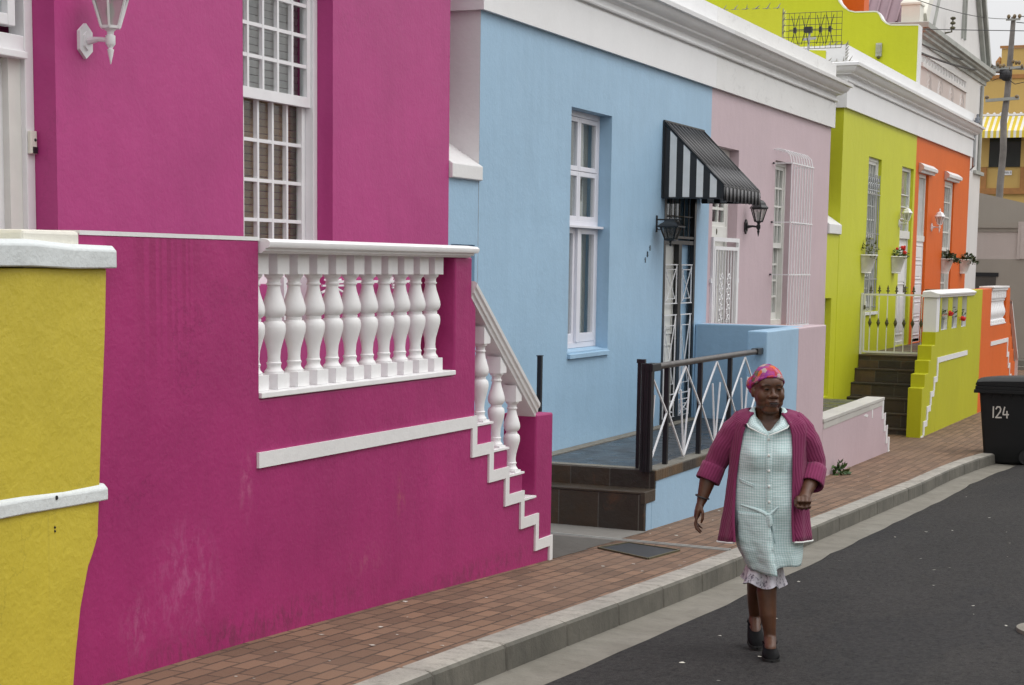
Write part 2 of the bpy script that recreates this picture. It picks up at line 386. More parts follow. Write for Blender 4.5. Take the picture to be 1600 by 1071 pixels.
def slate_mat(name, axis, tile, wet=0):
    m, nt, b = new_mat(name); t = N(nt, 'ShaderNodeTexCoord'); sp = N(nt, 'ShaderNodeSeparateXYZ'); L(nt, t.outputs['Object'], sp.inputs[0])
    cb = N(nt, 'ShaderNodeCombineXYZ'); L(nt, sp.outputs[axis[0]], cb.inputs[0]); L(nt, sp.outputs[axis[1]], cb.inputs[1])
    br = N(nt, 'ShaderNodeTexBrick'); L(nt, cb.outputs[0], br.inputs['Vector'])
    for k, vv in dict(Scale=1, Mortar_Size=.005, Mortar_Smooth=.2, Bias=0, Brick_Width=tile[0], Row_Height=tile[1]).items(): br.inputs[k.replace('_', ' ')].default_value = vv
    br.offset = .37
    br.inputs['Color1'].default_value = (.026, .020, .015, 1); br.inputs['Color2'].default_value = (.125, .075, .034, 1); br.inputs['Mortar'].default_value = (.10, .09, .075, 1)
    if wet: br.inputs['Color1'].default_value = (.018, .022, .027, 1); br.inputs['Color2'].default_value = (.045, .047, .05, 1); br.inputs['Mortar'].default_value = (.05, .05, .05, 1)
    v = coords(nt)
    c = mixc(nt, math_n(nt, 'MULTIPLY', ramp(nt, noise(nt, v, 5, 6, .7, .6), ((.4, 0), (.7, 1))), .6), br.outputs[0], (.035, .035, .028) if not wet else (.022, .028, .034))
    c = mixc(nt, math_n(nt, 'MULTIPLY', ramp(nt, noise(nt, v, 3, 6, .7, .8), ((.58, 0), (.72, 1))), .45), c, (.15, .06, .022) if not wet else (.03, .03, .032))
    L(nt, c, b.inputs['Base Color'])
    L(nt, ramp(nt, noise(nt, v, 4, 4), ((.35, .22 if wet else .4), (.7, .5 if wet else .6))), b.inputs['Roughness'])
    p = bumpn(nt, b, math_n(nt, 'SUBTRACT', 1.0, br.outputs['Fac']), .4, .005)
    bumpn(nt, b, noise(nt, coords(nt, (3, 9, 3)), 3, 5, .65), .5, .02, p)
    return m
M['slate_riser'] = slate_mat('brown_slate_riser', (0, 2), (.34, .5))
M['slate_side'] = slate_mat('brown_slate_edge', (1, 2), (.36, .5))
M['slate_floor'] = slate_mat('wet_slate_floor', (1, 0), (.3, .1), 1)
M['tile_floor'] = slate_mat('wet_tile_floor', (1, 0), (.33, .33), 1)

def stripes_mat(name, ca, cb_, axis, period, duty=.5, rough=.5, off=0.0):
    m, nt, b = new_mat(name); t = N(nt, 'ShaderNodeTexCoord'); sp = N(nt, 'ShaderNodeSeparateXYZ'); L(nt, t.outputs['Object'], sp.inputs[0])
    fr = math_n(nt, 'FRACT', math_n(nt, 'MULTIPLY', math_n(nt, 'ADD', sp.outputs[axis], off+100*period), 1/period))
    f = math_n(nt, 'LESS_THAN', fr, duty)
    c = mixc(nt, f, cb_, ca)
    c = mixc(nt, math_n(nt, 'MULTIPLY', ramp(nt, noise(nt, coords(nt), 9, 5), ((.4, 0), (.75, 1))), .18), c, [x*.6+.02 for x in ca])
    L(nt, c, b.inputs['Base Color']); b.inputs['Roughness'].default_value = rough
    return m
M['awn_top'] = stripes_mat('awning_grey_black_stripes', (.008, .008, .010), (.15, .146, .15), 1, .133, .5, .45)
M['awn_white'] = plain('awning_white_stripe', (.72, .72, .71), .6, var=.06)
M['yellow_awn'] = stripes_mat('yellow_white_awning_cloth', (.66, .5, .045), (.74, .73, .68), 0, .17, .55, .8)
def leaf_mat(name, a, b_):
    m, nt, b = new_mat(name); oi = N(nt, 'ShaderNodeNewGeometry')
    c = mixc(nt, oi.outputs['Random Per Island'], a, b_); L(nt, c, b.inputs['Base Color']); b.inputs['Roughness'].default_value = .5
    return m
M['leaf'] = leaf_mat('leaf_green', (.02, .055, .012), (.075, .15, .03))
M['leaf_dark'] = leaf_mat('leaf_dark_green', (.012, .03, .010), (.045, .085, .022))
M['leaf_yellow'] = leaf_mat('leaf_yellow_green', (.07, .1, .02), (.2, .2, .05))

# ================================================================ SETTING: ground, road, kerb
PY = [-40, 0, 3, 5.7, 7.1, 8.4, 9.6, 10.86, 12.83, 14.8, 19.3, 23, 24.7, 30.1, 40, 46]
PZ = [1.9, .11, -.04, -.155, -.205, -.265, -.325, -.385, -.46, -.525, -.69, -.735, -.75, -.785, -.82, -.84]
def zp(y):
    """height of the pavement at the wall line"""
    if y <= PY[0]: return PZ[0]
    for k in range(len(PY)-1):
        if y <= PY[k+1]:
            t = (y-PY[k])/(PY[k+1]-PY[k]); return PZ[k]+t*(PZ[k+1]-PZ[k])
    return PZ[-1]
def kx(y):
    """x of the kerb's street face: it swings out towards the end of the street"""
    return -3.33 + (0 if y < 19.5 else .016*(y-19.5)**2 if y < 26 else .676+.21*(y-26))
def pz(x, y): return zp(y)-.03*max(0, min(1, (x+7)/(kx(y)-.165+7)))
ys = [-40+2*k for k in range(18)] + [-4+.5*k for k in range(0, 101)]
def strip(name, xa, xb, za, zb, m, nx=1):
    mb = MB()
    for y0, y1 in zip(ys[:-1], ys[1:]):
        for i in range(nx):
            def P(y, t):
                a, b = xa(y), xb(y); return (a+(b-a)*t, y, zp(y)+za+(zb-za)*t)
            mb.poly([P(y0, i/nx), P(y0, (i+1)/nx), P(y1, (i+1)/nx), P(y1, i/nx)])
    return struct(mb.build(name, m, smooth=True))
strip('pavement', lambda y: -7.0, lambda y: kx(y)-.165, .0, -.03, M['brick'], 4)
strip('gutter', lambda y: kx(y)-.03, lambda y: kx(y)+.285, -.165, -.172, M['gutter'])
mb = MB()                                     # road: one cambered sheet, with a small ragged lip over the gutter
for y0, y1 in zip(ys[:-1], ys[1:]):
    xs = [0, .03, .4, 1.5, 3, 4.8, 7.5, 12]; hs = [-.172, -.158, -.15, -.13, -.12, -.13, -.16, -.2]
    def P(y, k):
        j = .012*math.sin(y*7.3)+.008*math.sin(y*17.1) if k < 2 else 0
        return (kx(y)+.28+xs[k]+j, y, zp(y)+hs[k])
    for k in range(len(xs)-1): mb.poly([P(y0,k), P(y0,k+1), P(y1,k+1), P(y1,k)])
struct(mb.build('road', M['asphalt'], smooth=True))
mb = MB(); mb.poly([(-400,-300,-2.6),(400,-300,-2.6),(400,600,-2.6),(-400,600,-2.6)])
struct(mb.build('ground', M['concrete']))
mb = MB(); y = -20.0; rnd = random.Random(3)      # kerb of precast stones with open joints
while y < 45:
    ln = .806; prof0 = None; rings = []
    for yy in (y+.003, y+.012, y+ln-.012, y+ln-.003):
        e = 0 if yy not in (y+.003, y+ln-.003) else .006
        x = kx(yy); z = zp(yy)-.03; d = rnd.uniform(-.002, .002)
        rings.append([(x-.175+e, yy, z-.25), (x-.175+e, yy, z+.004-e+d), (x-.045, yy, z+.004-e+d), (x-.022-e*.5, yy, z-.003-e*.6+d), (x-.009-e, yy, z-.018), (x-.004-e, yy, z-.09), (x-e, yy, z-.25)])
    f0 = len(mb.f); mb.rings(rings)
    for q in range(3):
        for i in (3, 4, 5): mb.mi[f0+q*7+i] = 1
    y += ln+.008
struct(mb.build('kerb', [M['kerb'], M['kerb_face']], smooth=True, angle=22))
mb = MB()
for y0, y1 in zip(ys[:-1], ys[1:]):
    mb.poly([(kx(y0)-.16, y0, zp(y0)-.05), (kx(y0)-.025, y0, zp(y0)-.075), (kx(y1)-.025, y1, zp(y1)-.075), (kx(y1)-.16, y1, zp(y1)-.05)])
    mb.poly([(kx(y0)-.025, y0, zp(y0)-.075), (kx(y0)-.015, y0, zp(y0)-.2), (kx(y1)-.015, y1, zp(y1)-.2), (kx(y1)-.025, y1, zp(y1)-.075)])
struct(mb.build('kerb_joint_filler', M['dark']))
# concrete apron in the gap between the pink stair and the blue steps
mb = MB()
for ya, yb in ((10.9, 11.5), (11.5, 12.1), (12.1, 12.8)): mb.poly([(x, y, pz(x, y)+.004) for x, y in ((-5.6,ya), (-4.39,ya), (-4.37,yb), (-5.6,yb))]); struct(mb.build('concrete_apron', M['concrete']))
# drainage slot across the pavement, cover plate, manhole
sl = thing('drain_channel', 'narrow dark drainage channel crossing the brick pavement beside the blue steps', 'drain', (-4.2, 12.1, zp(12.1)))
mb = MB(); xs = [-5.3+.2*k for k in range(10)]
for a, b in zip(xs[:-1], xs[1:]):
    f = lambda x: 12.17-.02*(x+5.3)
    for da, db, h in ((-.03, -.016, .011), (.016, .03, .011)):
        za = pz(a, f(a))+h; zb = pz(b, f(b))+h
        mb.rings([[(x, f(x)+da, z), (x, f(x)+db, z), (x, f(x)+db, z-.05), (x, f(x)+da, z-.05)] for x, z in ((a, za), (b, zb))])
mb.build('metal_edge', M['hall_trim'], sl)
mb = MB()
for a, b in zip(xs[:-1], xs[1:]):
    mb.poly([(x, f(x)+d, pz(x, f(x))+.007) for x, d in ((a, -.016), (b, -.016), (b, .016), (a, .016))])
mb.build('slot', M['dark'], sl)
cv = thing('access_cover', 'rectangular dark metal access cover set in the brick pavement', 'cover', (-4.06, 11.7, zp(11.7)))
mb = MB()
def cz(x, y): return pz(x, y)+.007
mb.poly([(x, y, cz(x, y)) for x, y in ((-4.33, 11.6), (-3.84, 11.28), (-3.80, 11.86), (-4.25, 12.02))]); mb.build('lid', M['black_matt'], cv)
mb = MB(); q = [(-4.33, 11.6), (-3.84, 11.28), (-3.80, 11.86), (-4.25, 12.02)]
for a, b in zip(q, q[1:]+q[:1]): mb.bar((*a, cz(*a)), (*b, cz(*b)), .016, .012)
mb.build('rim', M['iron'], cv)
mh = thing('manhole_cover', 'round cast iron manhole cover in the asphalt', 'manhole', (-.90, 10.35, zp(10.35)-.125))
def disc(mb, r0, r1, z0, z1):
    n = 40; c = (-.90, 10.35)
    mb.rings([[(c[0]+r*math.cos(2*math.pi*k/n), c[1]+r*math.sin(2*math.pi*k/n), zp(10.35)+z+(-.045)*(r*math.sin(2*math.pi*k/n))) for k in range(n)] for r, z in ((r1, z0), (r1, z1), (r0, z1), (r0, z0))], caps=False)
mb = MB(); disc(mb, .25, .33, -.15, -.105); mb.build('frame', M['gutter'], mh, smooth=True)
mb = MB(); disc(mb, .001, .235, -.15, -.108)
for k in range(7):
    for j in range(7):
        x, y = (k-3)*.06, (j-3)*.06
        if math.hypot(x, y) < .2: mb.box(-.90+x-.018, -.90+x+.018, 10.35+y-.018, 10.35+y+.018, zp(10.35)-.13-.045*y, zp(10.35)-.103-.045*y)
mb.build('lid', M['gutter'], mh)
# scraps of paper and dry leaves on road and pavement
mb = MB(); rnd = random.Random(11)
for k in range(150):
    if k < 75: x = rnd.uniform(-2.9, 1.5); y = rnd.uniform(6.5, 20); z = zp(y)-.115
    else: x = rnd.uniform(-4.35, -3.55); y = rnd.uniform(5.5, 20); z = pz(x, y)+.002
    if x < -2.6: z = zp(y)-.136 if x > -3.5 else pz(x, y)+.002
    s = rnd.uniform(.003, .011); a = rnd.uniform(0, 6.3); pts = []
    for i in range(5):
        r = s*rnd.uniform(.5, 1.5); pts.append((x+r*math.cos(a+i*1.256)*1.5, y+r*math.sin(a+i*1.256), z+rnd.uniform(0, .004)))
    mb.poly(pts)
lt = mb.build('litter', plain('pale_litter', (.5, .48, .42), .8, var=.4, scale=3)); lt['kind'] = 'stuff'; tag(lt, 'small pale scraps of paper scattered over road and pavement', 'litter')

# ================================================================ generic building pieces
def facade(mb, y0, y1, z0, z1, ops, X=FX, depth=.14, seg=None):
    """street wall with openings (a,b,za,zb) and their reveals"""
    yc = sorted({y0, y1, *[v for o in ops for v in o[:2]]}); zc = sorted({z0, z1, *[v for o in ops for v in o[2:4]]})
    for a, b in zip(yc[:-1], yc[1:]):
        for c, d in zip(zc[:-1], zc[1:]):
            if any(o[0] <= a+1e-6 and b <= o[1]+1e-6 and o[2] <= c+1e-6 and d <= o[3]+1e-6 for o in ops): continue
            mb.poly([(X,a,c),(X,b,c),(X,b,d),(X,a,d)])
    for o in ops:
        a, b, c, d = o[:4]; q = X-depth-.12
        mb.poly([(X,a,c),(q,a,c),(q,a,d),(X,a,d)]); mb.poly([(X,b,c),(q,b,c),(q,b,d),(X,b,d)])
        mb.poly([(X,a,d),(q,a,d),(q,b,d),(X,b,d)]); mb.poly([(X,a,c),(q,a,c),(q,b,c),(X,b,c)])
def shell(mb, y0, y1, z0, z1, back=8, sides=(1,1), X=FX):
    B = X-back
    if sides[0]: mb.poly([(X,y0,z0),(B,y0,z0),(B,y0,z1),(X,y0,z1)])
    if sides[1]: mb.poly([(X,y1,z0),(B,y1,z0),(B,y1,z1),(X,y1,z1)])
    mb.poly([(B,y0,z0),(B,y1,z0),(B,y1,z1),(B,y0,z1)]); mb.poly([(X,y0,z1),(B,y0,z1),(B,y1,z1),(X,y1,z1)])
    mb.poly([(X,y0,z0),(B,y0,z0),(B,y1,z0),(X,y1,z0)])
CORN = [(.045,0),(.045,.33),(.03,.335),(.03,.35),(.07,.352),(.075,.365),(.07,.378),(.05,.385),(.05,.43),(.075,.445),(.115,.452),(.12,.47),(.16,.49),(.19,.525),(.20,.555),(.235,.56),(.24,.60),(.215,.612),(.06,.632),(.035,.64),(.035,.86),(-.2,.86),(-.2,.02)]
def cornice(mb, y0, y1, zb, w0=False, w1=False, X=FX, prof=CORN, back=6):
    rings = []
    if w0: rings.append([(X-back, y0-d, zb+z) for d, z in prof]); rings.append([(X+d, y0-d, zb+z) for d, z in prof])
    else: rings.append([(X+d, y0, zb+z) for d, z in prof])
    if w1: rings.append([(X+d, y1+d, zb+z) for d, z in prof]); rings.append([(X-back, y1+d, zb+z) for d, z in prof])
    else: rings.append([(X+d, y1, zb+z) for d, z in prof])
    mb.rings(rings)
def rect_frame(mb, x0, x1, a, b, c, d, w, wb=None):
    """a frame in the plane of the facade: outer a..b, c..d; member width w"""
    wb = wb or w
    mb.box(x0, x1, a, a+w, c, d); mb.box(x0, x1, b-w, b, c, d); mb.box(x0, x1, a+w, b-w, c, c+wb); mb.box(x0, x1, a+w, b-w, d-w, d)
def pane(mb, x, a, b, c, d): mb.box(x-.004, x, a, b, c, d)
def curtain(house, a, b, c, d, X, m, name='curtain', amp=.03, per=.11):
    mb = MB(); n = max(8, int((b-a)/.02)); rs = []
    for k in range(n+1):
        y = a+(b-a)*k/n; x = X+amp*math.sin(y*2*math.pi/per)+.012*math.sin(y*31); rs.append(((x, y, c), (x+.01*math.sin(y*17), y, d)))
    for p, q in zip(rs[:-1], rs[1:]): mb.poly([p[0], q[0], q[1], p[1]])
    return mb.build(name, m, house, smooth=True)
def sash(house, a, b, c, d, X, cols, rl, ru, zm, mat_, casing=.06, bar=.022, name='window'):
    """two-sash window; returns the frame"""
    w = MB(); rect_frame(w, X-.10, X+.0, a, b, c, d, casing, .07)
    fr = w.build(name, mat_, house, bevel=.003)
    ia, ib = a+casing+.002, b-casing-.002; st = .045
    up = MB(); x0, x1 = X-.055, X-.018                      # upper sash, outer
    rect_frame(up, x0, x1, ia, ib, zm-.03, d-casing, st, .065)
    pa, pb, pc, pd = ia+st, ib-st, zm+.035, d-casing-st
    for k in range(1, cols): y = pa+(pb-pa)*k/cols; up.box(x0+.006, x1-.004, y-bar/2, y+bar/2, pc, pd)
    for k in range(1, ru): z = pc+(pd-pc)*k/ru; up.box(x0+.0075, x1-.0055, pa, pb, z-bar/2, z+bar/2)
    up.build('sash', mat_, fr)
    g = MB(); pane(g, x0+.012, pa, pb, pc, pd); g.build('pane', M['glass'], fr)
    lo = MB(); x0, x1 = X-.098, X-.058
    rect_frame(lo, x0, x1, ia, ib, c+.07, zm+.02, st, .085)
    pa, pb, pc, pd = ia+st, ib-st, c+.155, zm-.03
    for k in range(1, cols): y = pa+(pb-pa)*k/cols; lo.box(x0+.006, x1-.004, y-bar/2, y+bar/2, pc, pd)
    for k in range(1, rl): z = pc+(pd-pc)*k/rl; lo.box(x0+.0075, x1-.0055, pa, pb, z-bar/2, z+bar/2)
    lo.build('sash', mat_, fr)
    g = MB(); pane(g, x0+.012, pa, pb, pc, pd); g.build('pane', M['glass'], fr)
    return fr
def panel_door(house, a, b, c, d, X, mat_, panels, handle=None, name='door'):
    mb = MB(); mb.box(X-.045, X, a, b, c, d); dr = mb.build(name, mat_, house)
    pm = MB()
    for (pa, pb, pc, pd) in panels:
        rect_frame(pm, X, X+.012, pa, pb, pc, pd, .022); pm.box(X, X+.008, pa+.05, pb-.05, pc+.05, pd-.05)
    if panels: pm.build('panel', mat_, dr, bevel=.003)
    if handle:
        h = MB(); y, z = handle; h.box(X, X+.01, y-.02, y+.02, z-.09, z+.09); h.tube([(X+.01,y,z),(X+.05,y,z),(X+.055,y+.09,z)], .009)
        h.build('handle', M['steel'], dr)
    return dr

# ================================================================ YELLOW HOUSE (only its stoep wall is in view)
h = thing('yellow_house', 'yellow house at the left edge of the photo, next to the magenta one', 'house', (FX, 3, -.05))
mb = MB(); facade(mb, 0, 5.83, -.4, 3.9, [(2.0, 3.0, .9, 3.2)]); shell(mb, 0, 5.83, -.4, 3.9, sides=(1,0)); mb.build('wall', M['yellow_wall'], h)
mb = MB(); cornice(mb, 0, 5.8, 3.85); mb.build('cornice', M['cornice'], h, smooth=True, angle=30)
sash(h, 2.0, 3.0, .9, 3.2, FX-.14, 4, 5, 4, 2.2, M['white'])
yw = thing('yellow_stoep_wall', 'yellow garden wall with rounded white cap and white band at the left edge', 'wall', YW0)
edge = [(5.62,-.4),(5.625,-.13),(5.645,0.0),(5.68,.18),(5.735,.345),(5.765,.39),(5.80,.46),(5.812,.6),(5.835,.9),(5.87,1.3),(5.885,1.56)]
mb = MB(); mb.prism('X', [(-1,-.6)]+edge+[(-1,1.56)], WX-.22, WX+.03); mb.build('wall', M['yellow_wall'], yw, bevel=.008)
def ridge_box(name, y0, y1, z0, z1, x0, x1, m, parent, rend):
    mb = MB(); n = 26; rings = []
    for k in range(n+1):
        t = k/n; y = y0+(y1-y0)*t; dz = .005*math.sin(y*5.1)+.003*math.sin(y*13); dx = .004*math.sin(y*7.7)
        e = rend if k == n else (rend*.35 if k == n-1 else 0)
        rings.append([(x0, y, z0+dz), (x1+dx, y, z0+dz*.7), (x1+dx, y, z1-.02-e+dz), (x1-.02+dx, y, z1-e*.9+dz), (x0, y, z1-e*.9+dz)])
    mb.rings(rings); return mb.build(name, m, parent, smooth=True, angle=35, bevel=.006)
ridge_box('cap', -1, 5.912, 1.562, 1.665, WX-.26, WX+.058, M['cap_white'], yw, .012)
ridge_box('band', -1, 5.85, .609, .683, WX, WX+.044, M['cap_white'], yw, .004)
mb = MB()
for z, r in ((.655,.007),(.535,.004),(.52,.004)): mb.ball((WX+.043 if z>.6 else WX+.031, 5.52, z), (.006,r,r*1.3), 8, 6)
mb.build('nail_stain', M['dark'], yw)

# ================================================================ MAGENTA HOUSE
h = thing('pink_house', 'magenta pink house with white sash window and white panelled door', 'house', (FX, 8.8, .69))
door = (6.1, 7.209, .69, 3.55); win = (8.954, 10.035, 1.455, 3.52)
mb = MB(); facade(mb, 5.85, 11.79, -.5, 4.45, [door, win]); shell(mb, 5.85, 11.79, -.5, 4.45, sides=(0,1)); mb.build('wall', M['pink'], h)
mb = MB(); cornice(mb, 5.83, 11.79, 4.4, False, True); mb.build('cornice', M['cornice'], h, smooth=True, angle=30)
sash(h, *win, FX-.115, 5, 4, 4, 2.62, M['white'], casing=.055)
bl = MB()
for k in range(25): z = 1.50+k*.045; bl.prism('Y', [(FX-.262,z),(FX-.255,z+.002),(FX-.245,z+.041),(FX-.252,z+.0415)], 8.99, 10.0)
bl.build('blind', M['blind'], h)
bl = MB()
for k in range(19): z = 2.66+k*.046; bl.prism('Y', [(FX-.252,z),(FX-.245,z+.002),(FX-.24,z+.0425),(FX-.247,z+.043)], 8.99, 10.0)
bl.build('blind', plain('sky_reflection_pale_blind', (.34,.32,.31), .6, var=.1), h)  # paler upper slats: sky reflection in the upper panes put into their colour
# door: heavy white frame, transom with an open fanlight, panelled leaf
X = FX-.135
w = MB(); rect_frame(w, X-.1, X, *door, .065); w.box(X-.085, X-.004, 6.165, 7.144, 2.62, 2.70); w.box(X-.06, X+.025, 6.17, 7.139, 2.585, 2.62)
fr = w.build('door_frame', M['white'], h, bevel=.004)
w = MB(); rect_frame(w, X-.05, X+.015, 6.18, 7.06, 2.735, 3.45, .055); w.build('fanlight', M['white'], fr, bevel=.004)
g = MB(); pane(g, X-.02, 6.23, 7.0, 2.79, 3.4); g.build('pane', M['glass'], fr)
panel_door(h, 6.17, 7.05, .72, 2.585, X-.07, M['white'], [(6.26+.4*i, 6.26+.4*i+.33, z0, z1) for i in (0,1) for z0, z1 in ((.85,1.25),(1.32,1.88),(1.95,2.42))], (6.24, 1.72))
w = MB(); w.box(X-.09, X-.03, 7.05, 7.144, .70, 2.585); w.build('door_jamb', M['offwhite'], fr)
ic = thing('doorbell', 'cream doorbell box with black button on the white door frame', 'doorbell', (X+.0, 7.17, 2.17))
mb = MB(); mb.box(X+.001, X+.022, 7.15, 7.20, 2.12, 2.235); mb.build('case', M['cream'], ic, bevel=.004)
mb = MB(); mb.box(X+.0225, X+.028, 7.165, 7.196, 2.123, 2.155); mb.ball((X+.022, 7.185, 2.19), .008, 8, 6); mb.build_each('button', M['black'], ic)

# ---- magenta stoep wall with balustrade and stair
sw = thing('pink_stoep_wall', 'magenta stoep wall with white balusters, moulded rail and stair at its end', 'balustrade wall', PW0)
XI = WX-.24
# street face of the wall: solid part, lower wall under the balusters, pillar, stepped end, end pillar
st0, run, rise, zt = 9.59, .2535, .184, .61
out = [(5.6,-.9),(5.6,1.702),(7.108,1.70),(7.108,.942),(9.283,.942),(9.283,1.618),(9.30,1.64),(9.50,1.64),(9.52,1.60),(9.52,1.44)]
out = [(5.6,-.9),(5.6,1.702),(7.108,1.70),(7.108,.942),(9.283,.942),(9.283,1.64),(9.521,1.64),(9.521,1.40),(9.585,1.33),(9.585,zt)]
y, z = 9.585, zt
for k in range(4):
    y += run; out.append((y if k < 3 else 10.562, z))
    if k < 3: z -= rise; out.append((y, z))
out += [(10.562,.612),(10.858,.605),(10.858,-.9)]
mb = MB(); mb.prism('X', out, XI, WX); mb.build('wall', M['pink_wall'], sw, bevel=.012)
mb = MB()                                           # stoep platform and steps behind the wall
mb.box(FX+.001, XI-.001, 5.6, 9.6, -.9, .69)
for k in range(5): mb.box(FX+.001, XI-.001, 9.6+.25*k, 9.6+.25*(k+1), -.9, .69-.2*(k+1)+.0)
mb.build('stoep', M['concrete'], sw)
mb = MB(); mb.box(WX-.25, WX+.004, 5.4, 5.745, 1.55, 1.708); mb.build('cream_end', M['cream'], sw, bevel=.015)
mb = MB(); mb.box(XI-.004, WX+.003, 5.746, 7.106, 1.694, 1.712); mb.build('coping', M['white_plaster'], sw)
mb = MB(); mb.box(XI-.01, WX+.012, 7.11, 9.281, .944, .972); mb.build('plinth', M['baluster'], sw, bevel=.004)
# moulded hand rail (its own profile)
RP = [(-.30,1.636),(.012,1.636),(.018,1.645),(.03,1.648),(.032,1.66),(.05,1.664),(.056,1.676),(.056,1.69),(.045,1.70),(0,1.706),(-.25,1.706),(-.31,1.69)]
mb = MB(); mb.rings([[(WX+d, 7.112, z) for d, z in RP], [(WX+d, 9.40+d*.9+.05, z) for d, z in RP]]); mb.build('handrail', M['baluster'], sw, smooth=True, angle=30)
def baluster_prof(h, R_):
    p = [(.78,0),(.80,.012),(.80,.02),(.70,.035),(.60,.05),(.56,.075),(.62,.095),(.64,.105),(.55,.118),(.52,.16),(.58,.24),(.78,.33),(.96,.41),(1.0,.455),(.95,.50),(.80,.525),(.66,.53),(.68,.54),(.68,.555),(.64,.56),(.64,.565),(.80,.575),(.95,.605),(1.0,.64),(.96,.68),(.80,.745),(.62,.81),(.53,.865),(.52,.885),(.62,.89),(.63,.905),(.54,.912),(.53,.94),(.62,.962),(.74,.972),(.78,.985),(.78,1)]
    return [(R_*r, z*h) for r, z in p]
def add_baluster(name, parent, y, zb, zt_, bh=.075, th=.10, R_=.062, x=None, w=.056):
    x = WX-.095 if x is None else x
    mb = MB(); mb.box(x-w, x+w, y-w, y+w, zb, zb+bh); mb.box(x-w, x+w, y-w, y+w, zt_-th, zt_)
    mb.lathe(x, y, [(r, zb+bh+z) for r, z in baluster_prof(zt_-th-zb-bh, R_)], 22)
    return mb.build(name, M['baluster'], parent, smooth=True, angle=32)
for k in range(-1, 10): add_baluster('baluster', sw, 7.395+.1945*k, .973, 1.6355, R_=.060)
# sloping rail and its balusters
sl = (1.435-.625)/(9.50-10.545)
def zr(y): return 1.40+(y-9.585)*sl
SP = [(-.13,-.10),(.0,-.10),(.004,-.075),(.016,-.07),(.02,-.045),(.032,-.035),(.036,-.01),(.02,.0),(-.13,.0),(-.15,-.02)]
mb = MB(); mb.rings([[(WX+d-.005, 9.526, zr(9.526)+z+.05) for d, z in SP], [(WX+d-.005, 10.555, zr(10.555)+z+.05) for d, z in SP]]); mb.build('sloping_rail', M['baluster'], sw, smooth=True, angle=30)
z = zt
for k in range(4):
    mb = MB(); ya = 9.59+run*k; yb = min(ya+run, 10.56) - .002
    mb.box(XI-.005, WX+.01, ya+.003, yb, z+.001, z+.014)
    mb.build('step_ledge', M['baluster'], sw)
    if k < 3: 
        yc = 9.777+.2535*k; x = WX-.057; w_ = .047
        mb = MB(); zb_ = z+.0145; ztop = zr(yc)-.066
        mb.box(x-w_, x+w_, yc-w_, yc+w_, zb_, zb_+.012)
        top = [(yc-w_, ztop-.075-.0), (yc+w_, ztop-.075), (yc+w_, ztop+w_*sl-.005), (yc-w_, ztop-w_*sl-.005)]
        mb.prism('X', top, x-w_, x+w_)
        mb.lathe(x, yc, [(r, zb_+.012+q) for r, q in baluster_prof(ztop-.075-zb_-.012, .055)], 22)
        mb.build('baluster', M['baluster'], sw, smooth=True, angle=32)
    z -= rise
# painted white band that drops in zigzag with the steps (raised plaster strip)
up = [(7.078,.685),(9.592,.678)]; lo = [(7.078,.611),(9.523,.607)]
y, z = 9.592, .678; yl, zl = 9.523, .607
for k in range(5):
    z -= .1825; up.append((y, z)); y += .2525; up.append((y, z))
    zl -= .182
    lo.append((yl, zl)); yl += .2565; lo.append((yl, zl))
up.append((y, -.5)); lo[-1] = (lo[-1][0]-.005, lo[-1][1]); lo.append((lo[-1][0], -.5))
mb = MB()
a = up; b = lo
def strip_poly(pa, pb):
    for (p, q, r, s) in zip(pa[:-1], pa[1:], pb[1:], pb[:-1]):
        mb.poly([(WX+.014, *p), (WX+.014, *q), (WX+.014, *r), (WX+.014, *s)])
    for pl in (pa, pb):
        for p, q in zip(pl[:-1], pl[1:]): mb.poly([(WX+.014, *p), (WX+.014, *q), (WX-.002, *q), (WX-.002, *p)])
strip_poly(up, lo); mb.poly([(WX+.014, *up[0]), (WX+.014, *lo[0]), (WX-.002, *lo[0]), (WX-.002, *up[0])])
mb.build('zigzag_band', M['white_plaster'], sw)

# gap wall with sloped white cap between the magenta and the blue house
h = thing('blue_gap_wall', 'narrow blue wall with sloped white cap between the magenta and blue houses', 'wall', (FX, 12.05, -.4))
mb = MB(); facade(mb, 11.795, 12.335, -.6, 2.25, [(11.85, 12.275, -.3, 1.745)], FX-.004, .1); mb.box(FX-.35, FX-.30, 11.8, 12.33, -.6, 2.25); mb.build('wall', M['blue'], h)
mb = MB(); mb.prism('Y', [(FX+.012,2.235),(FX+.03,2.24),(FX+.03,2.345),(FX-.40,2.62),(FX-.4,2.235)], 11.797, 12.34); mb.build('sloped_cap', M['white_plaster'], h, bevel=.006)
mb = MB(); mb.box(FX-.24, FX-.2, 11.86, 12.27, -.3, 1.74); mb.build('door', M['blue'], h)

# ================================================================ BLUE HOUSE
h = thing('blue_house', 'sky blue house with tall white window and black gated door', 'house', (FX, 15.3, -.03))
win = (14.25, 15.27, .83, 2.97); door = (16.85, 17.92, -.03, 2.9)
mb = MB(); facade(mb, 12.33, 18.37, -.6, 3.56, [win, door]); shell(mb, 12.33, 18.37, -.6, 4.05, sides=(0,0)); mb.build('wall', M['blue'], h)
mb = MB(); mb.poly([(FX-.001,12.33,-.6),(FX-8,12.33,-.6),(FX-8,12.33,4.05),(FX-.001,12.33,4.05)]); mb.build('side_wall', M['white_plaster'], h)
mb = MB(); cornice(mb, 12.33, 18.37, 3.525, True, False); mb.build('cornice', M['cornice'], h, smooth=True, angle=30)
X = FX-.12
w = MB(); a, b, c, d = win; rect_frame(w, X-.06, X, a, b, c+.02, d, .05)
w.box(X-.055, X+.005, a+.05, b-.05, 1.955, 2.0); w.box(X-.03, X+.06, a+.01, b-.005, 1.935, 1.957)
fr = w.build('window', M['alu'], h, bevel=.003)
